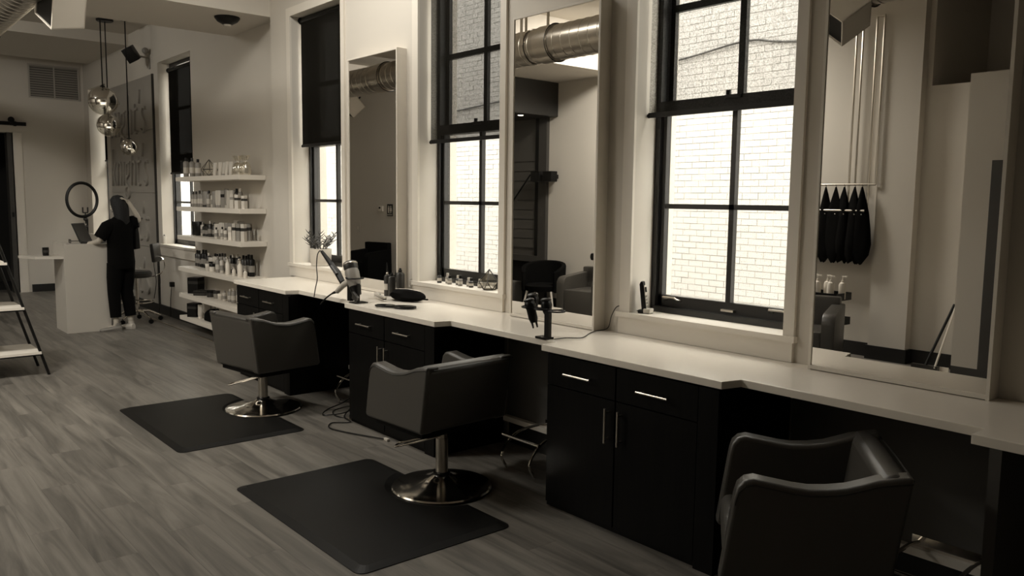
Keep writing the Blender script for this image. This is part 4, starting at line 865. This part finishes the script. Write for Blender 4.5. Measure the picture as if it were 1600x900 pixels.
obj('frame', G().box(0, .02, 0, .79, 0, .025).box(0, .02, 0, .79, .545, .57).box(0, .02, 0, .025, .025, .545).box(0, .02, .765, .79, .025, .545).box(0, .02, .385, .405, .025, .545), M['wall_dim'], t, sm=False)
obj('backing', G().box(0, .004, .02, .77, .02, .55), M['grey'], t, sm=False)
me_s = mesh('slat', G().cbox((0.01, 0, 0), (0.004, .36, .03), Matrix.Rotation(R(35), 4, 'Y')), M['mid'], sm=False)
for s in (0.205, 0.585):
    for k in range(13): obj('slat', me_s, None, t, loc=(0, s, .05 + k * .04))

# pendants
for k, (x, y, zg, r, lab) in enumerate([(-4.20, -0.633, 2.93, 0.185, 'largest smoked glass globe pendant, hanging highest of the three'), (-4.70, -0.447, 2.655, 0.155, 'middle-sized glass globe pendant just below the largest'), (-4.40, -0.27, 2.35, 0.115, 'smallest glass globe pendant, nearest the window wall')]):
    t = thing('pendant_lamp', lab, 'lamp', (x, y, zg)); top = ZC - zg
    obj('canopy', G().lathe([(0.10, top - 0.03), (0.11, top - 0.02), (0.11, top)], (0, 0, 0), 24), M['black'], t)
    obj('cord', G().cyl((0, 0, r * 0.98), (0, 0, top - 0.02), 0.008, n=8), M['black'], t)
    obj('socket', G().lathe([(0.03, r * 0.9), (0.032, r * 1.02), (0.012, r * 1.1)], (0, 0, 0), 14), M['black'], t)
    up_ = [(max(.002, r * math.sin(a)), r * math.cos(a)) for a in [PI * 0.56 * i / 12 for i in range(13)]]
    lo_ = [(max(.002, r * math.sin(a)), r * math.cos(a)) for a in [PI * 0.56 + PI * 0.44 * i / 10 for i in range(11)]]
    gl = obj('mirrored_cap', G().lathe(up_[::-1], (0, 0, 0), 32, caps=False), M['chrome'], t, fix=False)
    obj('glass_bowl', G().lathe(lo_[::-1], (0, 0, 0), 32, caps=False), M['globe'], t, fix=False)
    obj('bulb', G().sphere((0, 0, 0.0), r * 0.22), M['bulb'], t)
# downlight on the beam
t = thing('ceiling_spotlight', 'black round spotlight under the boxed ceiling beam', 'lamp', (-0.656, -0.32, 3.5))
obj('housing', G().lathe([(0.045, -0.075), (0.10, -0.045), (0.125, -0.012), (0.125, 0)], (0, 0, 0), 28), M['black'], t)
obj('lens', G().lathe([(0.01, -0.095), (0.035, -0.09), (0.04, -0.075)], (0, 0, 0), 18), M['pale'], t)
# speaker and camera on the wall
t = thing('wall_speaker', 'small black speaker tilted on a bracket high on the window wall', 'speaker', (-4.62, 0.06, 3.62))
o = obj('cabinet', G().cbox((0, 0, 0), (0.15, 0.15, 0.20)), M['black'], t, bev=0.008); o.location = (0, -0.20, 0.03); o.rotation_euler = (R(28), R(20), R(-30))
obj('bracket', G().cyl((0.02, 0.04, 0), (0, -0.12, 0.02), 0.012).cbox((0.02, 0.035, -0.05), (0.06, 0.01, 0.2)), M['mid'], t)
obj('camera_dome', G().sphere((0.06, -0.03, 0.09), 0.045), M['mid'], t)

# outlets and cords at the shelf wall
t = thing('wall_outlet', 'pale outlet with a black plug left of the product shelves', 'outlet', (-3.84, 0.1, 0.44))
obj('cover_plate', G().box(-.035, .035, -.006, 0, -.06, .06), M['pale'], t, sm=False)
obj('plug', G().cbox((0, -.035, .03), (.06, .06, .07)), M['black'], t, bev=.01)
cord('hanging_cord', [(-3.84, 0.06, 0.45), (-3.84, 0.04, 0.25), (-3.85, 0.04, 0.02)], 'black cord hanging straight down from the outlet')
cord('hanging_cord', [(-4.36, 0.03, 1.0), (-4.38, 0.05, 0.8), (-4.33, 0.06, 0.5), (-4.40, 0.06, 0.25), (-4.2, 0.0, 0.02)], 'dark cord dropping from the sill beside the sign panels')
cord('hanging_cord', [(-4.50, 0.05, 0.95), (-4.56, 0.05, 0.7), (-4.48, 0.05, 0.45), (-4.60, 0.05, 0.2)], 'wavy dark cord along the edge of the sign panels')
canister('sill_bottle', 'small pale bottle on the sill behind the shelves', (-4.28, 0.12, 1.01), 0.13, 0.028, M['pale'], M['darkp'])

# A-frame display shelf at the left
t = thing('display_rack', 'black A-frame display rack with pale boards at the left edge', 'shelf', (-1.29, -2.05, 0))
def leg(y0, y1, x): return G().cyl((x, y0, 0.0), (x, y1, 1.75), 0.013, n=8)
for x in (0.0, 0.5):
    obj('leg', leg(0, -0.5, x), M['black'], t); obj('leg', leg(-1.0, -0.5, x), M['black'], t)
for z in (0.205, 0.63, 1.045):
    o = obj('board', G().box(-0.03, 0.53, -1.0 + z * 0.27, -z * 0.285, z, z + 0.022), M['white'], t, sm=False)
    obj('board_rail', G().box(-0.03, 0.53, -1.0 + z * 0.27, -z * 0.285, z - 0.012, z), M['black'], o, sm=False)

# ---------------------------------------------------------------- duct and hanging box lights
t = thing('spiral_duct', 'large round galvanised air duct hanging along the room', 'duct', (0, -2.35, 3.27))
q = Matrix.Rotation(PI / 2, 4, 'Y'); pr = []
x = -8.35
while x < 6.9:
    pr += [(0.175, x), (0.175, x + 0.112), (0.179, x + 0.116), (0.179, x + 0.12)]; x += 0.124
obj('pipe', G().lathe(pr, (0, 0, 0), 32, q), M['galv'], t)
for x in (-1.7, 1.5, 4.75):
    c = obj('coupling', G().lathe([(0.182, x - 0.1), (0.188, x - 0.095), (0.188, x + 0.095), (0.182, x + 0.1)], (0, 0, 0), 32, q), M['steel'], t)
    obj('coupling_rim', G().tube([(x + 0.1, 0.19 * math.cos(2 * PI * k / 32), 0.19 * math.sin(2 * PI * k / 32)) for k in range(32)], 0.005, 6, True), M['darkp'], c)
for x in (-4.5, 0.9, 1.25, 3.6):
    obj('hanger_strap', G().box(x - 0.02, x + 0.02, -0.186, -0.183, 0, ZC - 3.27).box(x - 0.02, x + 0.02, 0.183, 0.186, 0, ZC - 3.27).lathe([(0.181, x - 0.02), (0.184, x + 0.02)], (0, 0, 0), 32, q, caps=False), M['steel'], t, sm=False)
for k, (x, y, z, rot) in enumerate([(0.70, -2.13, 3.10, (R(8), R(40), R(12))), (-3.30, -2.75, 3.07, (R(45), R(10), R(10))), (4.72, -2.2, 3.02, (R(40), R(38), R(0))), (4.25, -2.2, 3.02, (R(45), R(35), R(20)))]):
    t = thing('box_light', ['white and black box lamp below the duct above the first station', 'dark box lamp below the duct towards the desk', 'white box lamp below the duct above the third station', 'white box lamp with dark mouth, second above the third station'][k], 'lamp', (x, y, z)); t.rotation_euler = rot if k else (Vector((-0.2, 0.95, 0.2)).to_track_quat('Z', 'Y') @ Matrix.Rotation(R(35), 4, 'Z').to_quaternion()).to_euler()
    s = 0.125; obj('housing', G().box(-s, s, -s, s, s - 0.01, s).box(-s, s, -s, -s + .01, -s, s).box(-s, s, s - .01, s, -s, s).box(-s, -s + .01, -s, s, -s, s).box(s - .01, s, -s, s, -s, s), M['white'], t, sm=False)
    obj('dark_mouth', G().box(-s + .012, s - .012, -s + .012, s - .012, -s + 0.01, -s + .02), M['black'], t, sm=False)
    obj('stem', G().cyl((0, 0, s), (0, 0, s + 0.06), 0.012), M['black'], t)

# ================================================================ ACROSS THE ROOM (seen in the mirrors)
t = thing('door_2', 'dark glazed door with horizontal slats across the room', 'door', (-1.79, YO, 0), kind='structure')
obj('frame_post', G().box(-0.18, 0, 0, 0.06, 0, 2.98), M['darkframe'], t, sm=False); obj('stile', G().box(-0.27, -0.18, 0, 0.05, 0, 2.98), M['black'], t, sm=False)
obj('mid_rail', G().box(-1.25, -0.18, 0, 0.06, 0.70, 0.80), M['darkframe'], t, sm=False); obj('kick_panel', G().box(-1.25, -0.27, 0, 0.02, 0, 0.70), M['blackm'], t, sm=False)
obj('upper_panel', G().box(-1.25, -0.27, 0, 0.012, 0.80, 2.98), M['meshp'], t, sm=False)
for k in range(10): obj('slat', G().box(-1.25, -0.27, 0.012, 0.03, 0.92 + k * 0.155, 1.04 + k * 0.155 + 0.02), M['meshp'], t, sm=False)
obj('brace', G().cyl((-0.95, 0.035, 1.55), (-0.4, 0.035, 2.1), 0.012), M['blackm'], t)
t = thing('trim_7', 'deep dark bulkhead with downlights over the slatted door', 'bulkhead', (-1.6, YO, 2.98), kind='structure')
obj('bulkhead_box', G().box(-1.4, 0, 0, 1.6, 0, 0.515), M['darkwood'], t, sm=False, bev=0.01)
for x, y in ((-0.22, 0.58), (-0.75, 0.62), (-1.2, 0.62)):
    d = obj('downlight', G().lathe([(0.055, -0.006), (0.06, 0.0)], (x, y, 0), 20), M['steel'], t)
    obj('bulb', G().lathe([(0.001, -0.008), (0.042, -0.0065)], (x, y, 0), 18, caps=False), M['lamp'], d)
for k, x in enumerate((-1.88, -1.60)):
    t = thing('wall_bracket_light', ['black box lamp on the slatted door frame', 'black box lamp on the pale wall beside the door'][k], 'lamp', (x, YO + 0.06, 2.06))
    obj('housing', G().box(-0.1, 0.1, 0.03, 0.16, -0.08, 0.08), M['black'], t, bev=0.008); obj('back_plate', G().box(-0.03, 0.03, -0.06 if k else -0.0, 0.03, -0.03, 0.03), M['black'], t, sm=False)

def tub_chair(loc, rz, label, m, legs=True, w=0.66, h=0.76, seat=0.42):
    t = thing('tub_chair', label, 'chair', loc, rz); n = 18; th = 0.06
    def ringpt(a, r): return (-(r + 0.02) * math.cos(a), r * math.sin(a) * 1.0)
    v = []; hgt = []
    for i in range(n + 1):
        a = -PI * 0.72 + PI * 1.44 * i / n; k = abs(a) / (PI * 0.72); hh = h - (h - 0.62) * (k ** 2.2)
        xo, yo = ringpt(a, w / 2); xi, yi = ringpt(a, w / 2 - th); v += [(xo, yo, seat - 0.12), (xo * 1.04, yo * 1.04, hh), (xi * 1.02, yi * 1.02, hh), (xi, yi, seat - 0.1)]
    f = []
    for i in range(n):
        b = i * 4; f += [(b + j, b + (j + 1) % 4, b + 4 + (j + 1) % 4, b + 4 + j) for j in range(4)]
    f += [(0, 1, 2, 3), (n * 4 + 3, n * 4 + 2, n * 4 + 1, n * 4)]
    o = obj('shell', G().add(v, f), m, t); b = o.modifiers.new('b', 'BEVEL'); b.width = 0.02; b.segments = 2; b.limit_method = 'ANGLE'
    obj('seat', G().lathe([(w / 2 - 0.07, seat - 0.1), (w / 2 - 0.05, seat - 0.02), (w / 2 - 0.09, seat), (0.01, seat + 0.005)], (0.03, 0, 0), 24), m, t)
    if legs:
        for sx, sy in ((1, 1), (1, -1), (-1, 1), (-1, -1)):
            obj('leg', G().cyl((sx * 0.19, sy * 0.19, seat - 0.1), (sx * 0.26, sy * 0.26, 0), 0.018, 0.011), M['pale'], t, label='pale tapered leg')
    return t
tub_chair((-1.42, -4.98, 0), R(62), 'black velvet tub chair with pale tapered legs across the room', M['cloth'])
t = thing('storage_crate', 'grey lidded box with a hand hole beside the tub chair', 'box', (-2.08, -4.72, 0), R(4))
obj('shell', G().box(-0.25, 0.25, -0.2, 0.2, 0, 0.42), M['grey'], t, sm=False, bev=0.008); obj('hand_hole', G().box(0.02, 0.12, 0.199, 0.203, 0.31, 0.35), M['black'], t, sm=False); obj('lid_rim', G().box(-0.255, 0.255, -0.205, 0.205, 0.40, 0.425), M['grey'], t, sm=False)
obj('paper_sheet', G().box(-1.28, -0.96, YO + 0.03, YO + 0.034, 0.18, 0.60), M['card'], sm=False, label='pale sheet leaning on the wall behind the tub chair', cat='paper')
def arm_chair(loc, rz, label, m, bowl=False, bh=0.66):
    t = thing('armchair', label, 'armchair', loc, rz); t.scale = (1.05, 1.05, 1.12)
    for s in (-1, 1):
        y0, y1 = (0.22, 0.34) if s > 0 else (-0.34, -0.22)
        p = [(-0.3, 0.02), (0.34, 0.02), (0.34, 0.46)] + [(0.24 + 0.10 * math.cos(a), 0.46 + 0.10 * math.sin(a)) for a in (R(20), R(45), R(70), R(90))] + [(-0.3, 0.60)]
        o = obj('arm', G().slab(p, y0, y1, 'y'), m, t, bev=0.015)
    obj('backrest', G().slab([(-0.36, 0.05), (-0.24, 0.05), (-0.22, bh), (-0.34, bh)], -0.30, 0.30, 'y'), m, t, bev=0.02)
    obj('seat_cushion', G().box(-0.24, 0.33, -0.22, 0.22, 0.10, 0.40), m, t, bev=0.025)
    obj('plinth', G().box(-0.28, 0.28, -0.28, 0.28, 0.0, 0.04), M['black'], t, sm=False)
    if bowl:
        h = obj('hood', G().sphere((-0.28, 0, bh + 0.12), 0.15, 20, 10, (1, 1, 0.95)), M['white'], t, label='white rounded dryer hood')
        obj('hood_vent', G().cyl((-0.15, 0.06, bh + 0.14), (-0.11, 0.08, bh + 0.14), 0.045), M['black'], h)
        obj('hose', G().tube(smooth_path([(-0.2, -0.12, bh + 0.2), (-0.12, -0.16, bh + 0.1), (-0.2, -0.14, bh - 0.02)]), 0.006, 6), M['black'], h)
    return t
arm_chair((-0.28, -4.86, 0), R(80), 'grey leather dryer armchair with a white hood', M['leather'], bowl=True)
arm_chair((3.42, -4.12, 0), R(70), 'brown leather armchair below the hanging capes', M['leather'])
arm_chair((-6.62, -4.95, 0), R(75), 'black armchair below the restroom sign', M['cloth'], bh=0.72)
# restroom sign, thermostat, switch
t = thing('restroom_sign', 'black restroom sign with two white figures on the wall', 'sign', (-6.49, YO, 1.46))
obj('plate', G().box(-0.1, 0.1, 0, 0.01, -0.12, 0.12), M['black'], t, sm=False)
for s, sk in ((-1, 0), (1, 1)):
    x = 0.045 * s; g = G().lathe([(0.014, 0), (0.014, 0.003)], (x, 0.01, 0.075), 12, Matrix.Rotation(-PI / 2, 4, 'X'))
    body_ = [(x - .022, .055), (x + .022, .055), (x + .02, -.0), (x + .012, -.06), (x - .012, -.06), (x - .02, 0)] if not sk else [(x - .016, .055), (x + .016, .055), (x + .034, -.02), (x + .012, -.02), (x + .01, -.06), (x - .01, -.06), (x - .012, -.02), (x - .034, -.02)]
    g.slab(body_, 0.01, 0.013, 'y'); obj('white_figure', g, M['white'], t, sm=False)
obj('centre_bar', G().box(-.002, .002, .01, .013, -.07, .085), M['white'], t, sm=False)
c = bpy.data.curves.new('lettering', 'FONT'); c.body = 'RESTROOM'; c.size = 0.033; c.extrude = 0.001; c.align_x = 'CENTER'; c.materials.append(M['white'])
o = text_mesh(c); o.parent = t; o.matrix_local = Matrix.Translation((0, 0.012, -0.105)) @ Matrix.Rotation(PI, 4, 'Z') @ Matrix.Rotation(PI / 2, 4, 'X')
t = thing('thermostat', 'white thermostat on the wall beside the restroom sign', 'thermostat', (-6.83, YO, 1.485))
obj('case', G().box(-.085, .085, 0, .025, -.055, .055), M['white'], t, bev=.008); obj('display', G().box(-.06, .01, .025, .027, 0, .035), M['blackg'], t, sm=False)
t = thing('light_switch', 'pale square wall switch left of the thermostat', 'switch', (-7.77, YO, 1.06))
obj('cover_plate', G().box(-.09, .09, 0, .008, -.09, .09), M['pale'], t, sm=False, bev=.003); obj('rocker', G().box(-.02, .02, .008, .013, -.03, .03), M['white'], t, sm=False)

# cape rack of steel conduit
t = thing('cape_rack', 'bright steel conduit rack fixed to the wall holding black capes', 'rack', (3.0, -5.28, 0))
obj('conduit', G().tube([(0.20, -0.05, 1.62), (0.20, -0.05, 3.60), (0.20, 0.02, 3.63), (0.27, 0.02, 3.63), (0.27, -0.05, 3.60), (0.27, -0.05, 1.9)], 0.012, 8), M['steel'], t)
obj('conduit', G().tube([(0.46, 0.03, 1.62), (0.46, 0.03, 3.64), (0.46, 0.03, 3.67), (0.54, 0.03, 3.67), (0.54, 0.03, 3.64), (0.54, 0.03, 1.9)], 0.012, 8), M['steel'], t)
obj('upper_bar', G().cyl((-0.5, 0.03, 1.90), (0.54, 0.03, 1.90), 0.012), M['steel'], t)
obj('lower_bar', G().cyl((-0.5, 0.10, 1.615), (0.47, 0.10, 1.615), 0.013), M['steel'], t)
random.seed(21)
for k, x in enumerate([2.56, 2.70, 2.86, 3.0, 3.12, 3.22, 3.34, 3.42]):
    t = thing('styling_cape', 'black styling cape hanging on the rack, %s from the broom side' % ORD[7 - k], 'cape', (x, -5.20, 1.875), group='black capes on the conduit rack')
    v = []; n = 14; zr = [(0.008, 0), (0.03, -0.08), (0.055, -0.18), (0.08, -0.28), (0.10, -0.45), (0.115, -0.62), (0.10, -0.74), (0.04, -0.82)]
    ph = random.uniform(0, 6)
    for r, z in zr:
        for i in range(n):
            a = 2 * PI * i / n; wv = 1 + 0.18 * math.sin(3 * a + ph + z * 3); v.append((r * math.cos(a) * wv, r * 0.42 * math.sin(a) * wv, z + (0.03 * math.sin(2 * a + ph) if z < -0.7 else 0)))
    obj('cloth_folds', G().add(v, [(j * n + i, j * n + (i + 1) % n, (j + 1) * n + (i + 1) % n, (j + 1) * n + i) for j in range(len(zr) - 1) for i in range(n)] + [tuple(range(n)), tuple((len(zr) - 1) * n + i for i in range(n))[::-1]]), M['cloth'], t)
    obj('hanging_loop', G().tube([(0, 0.0, -0.01), (0.006, 0, 0.012), (0, 0.01, 0.025), (-0.006, 0.0, 0.012)], 0.003, 6), M['black'], t)
    obj('snap', G().sphere((0.03, 0.05, -0.30), 0.007, 8, 5), M['steel'], t)
# trolley with pump bottles
t = thing('salon_trolley', 'black rolling trolley holding white pump bottles', 'trolley', (3.25, -4.80, 0))
for z in (0.665, 0.40):
    tr_ = obj('tray', G().box(-0.24, 0.24, -0.16, 0.16, z, z + 0.008).box(-0.24, 0.24, -0.16, -0.155, z, z + 0.08).box(-0.24, 0.24, 0.155, 0.16, z, z + 0.08).box(-0.24, -0.235, -0.16, 0.16, z, z + 0.08).box(0.235, 0.24, -0.16, 0.16, z, z + 0.08), M['black'], t, sm=False)
for sx in (-1, 1):
    for sy in (-1, 1):
        l_ = obj('leg', G().cyl((sx * 0.14, sy * 0.12, 0.05), (sx * 0.14, sy * 0.12, 0.67), 0.012), M['black'], t); obj('caster', G().sphere((sx * 0.14, sy * 0.12, 0.028), 0.027, 10, 6), M['black'], l_)
for k in range(6):
    x = 3.06 + 0.075 * k + (0.02 if k == 5 else 0); y = -4.75 - 0.07 * (k % 2)
    t = thing('pump_bottle', 'white pump bottle on the trolley, %s from the broom side' % ORD[5 - k], 'bottle', (x, y, 0.674), group='white pump bottles on the trolley')
    obj('body', G().lathe([(.034, 0), (.037, .005), (.037, .15), (.03, .175), (.014, .185)], n=16), M['white'], t)
    obj('pump_head', G().lathe([(.014, .18), (.014, .205), (.005, .206), (.005, .245)], n=10).box(-.008, .045, -.008, .008, .238, .252), M['white'], t)
# broom and pan
t = thing('broom', 'dark-handled broom leaning in the corner across the room', 'broom', (4.26, -5.05, 0))
obj('handle', G().cyl((0, 0, 0.06), (0.13, -0.29, 0.68), 0.014), M['black'], t); obj('bristles', G().box(-0.13, 0.13, -0.025, 0.025, 0, 0.07), M['darkp'], t, sm=False)
t = thing('dustpan', 'white long-handled dustpan beside the broom', 'dustpan', (4.36, -5.03, 0))
obj('handle', G().cyl((0, 0, 0.05), (0.05, -0.29, 0.66), 0.010), M['white'], t); obj('pan', G().box(-0.1, 0.1, -0.1, 0.1, 0, 0.01).box(-0.1, 0.1, -0.1, -0.09, 0, 0.06), M['white'], t, sm=False)
# pale block with dark doorway at the near part of the opposite side
blk = G(); blk.box(4.60, 4.84, YO, -4.8, 0.15, 2.905); blk.box(4.84, 5.9, YO, -4.8, 2.10, 2.905); blk.box(5.75, 5.9, YO, -4.8, 0, 2.1)
obj('trim_8', blk, M['wall'], sm=False, label='pale boxed-out wall block around the near dark doorway', cat='wall', kind='structure')
obj('baseboard_block', G().box(4.60, 4.84, YO, -4.795, 0, 0.15), M['darkframe'], sm=False, label='brown baseboard of the pale block by the doorway', cat='baseboard', kind='structure')
t = thing('door_3', 'dark doorway with a brown frame beside the broom corner', 'door', (4.84, -4.8, 0), kind='structure')
obj('frame', G().box(0, 0.10, -0.02, 0.015, 0, 2.1).box(0.81, 0.91, -0.02, 0.015, 0, 2.1).box(0.1, 0.81, -0.02, 0.015, 2.0, 2.1), M['darkframe'], t, sm=False)
obj('leaf', G().box(0.1, 0.81, -0.08, -0.04, 0, 2.0), M['blackm'], t, sm=False); obj('handle', G().cyl((0.18, -0.04, 1.0), (0.18, 0.03, 1.0), 0.012), M['steel'], t)
obj('trim_9', G().box(2.3, 3.12, YO, YO + 0.03, 3.60, 4.05), M['darkwood'], sm=False, label='dark panel standing in for the dark opening above the capes', cat='panel', kind='structure')  # darkness of the opening above the wall, put into a panel's colour
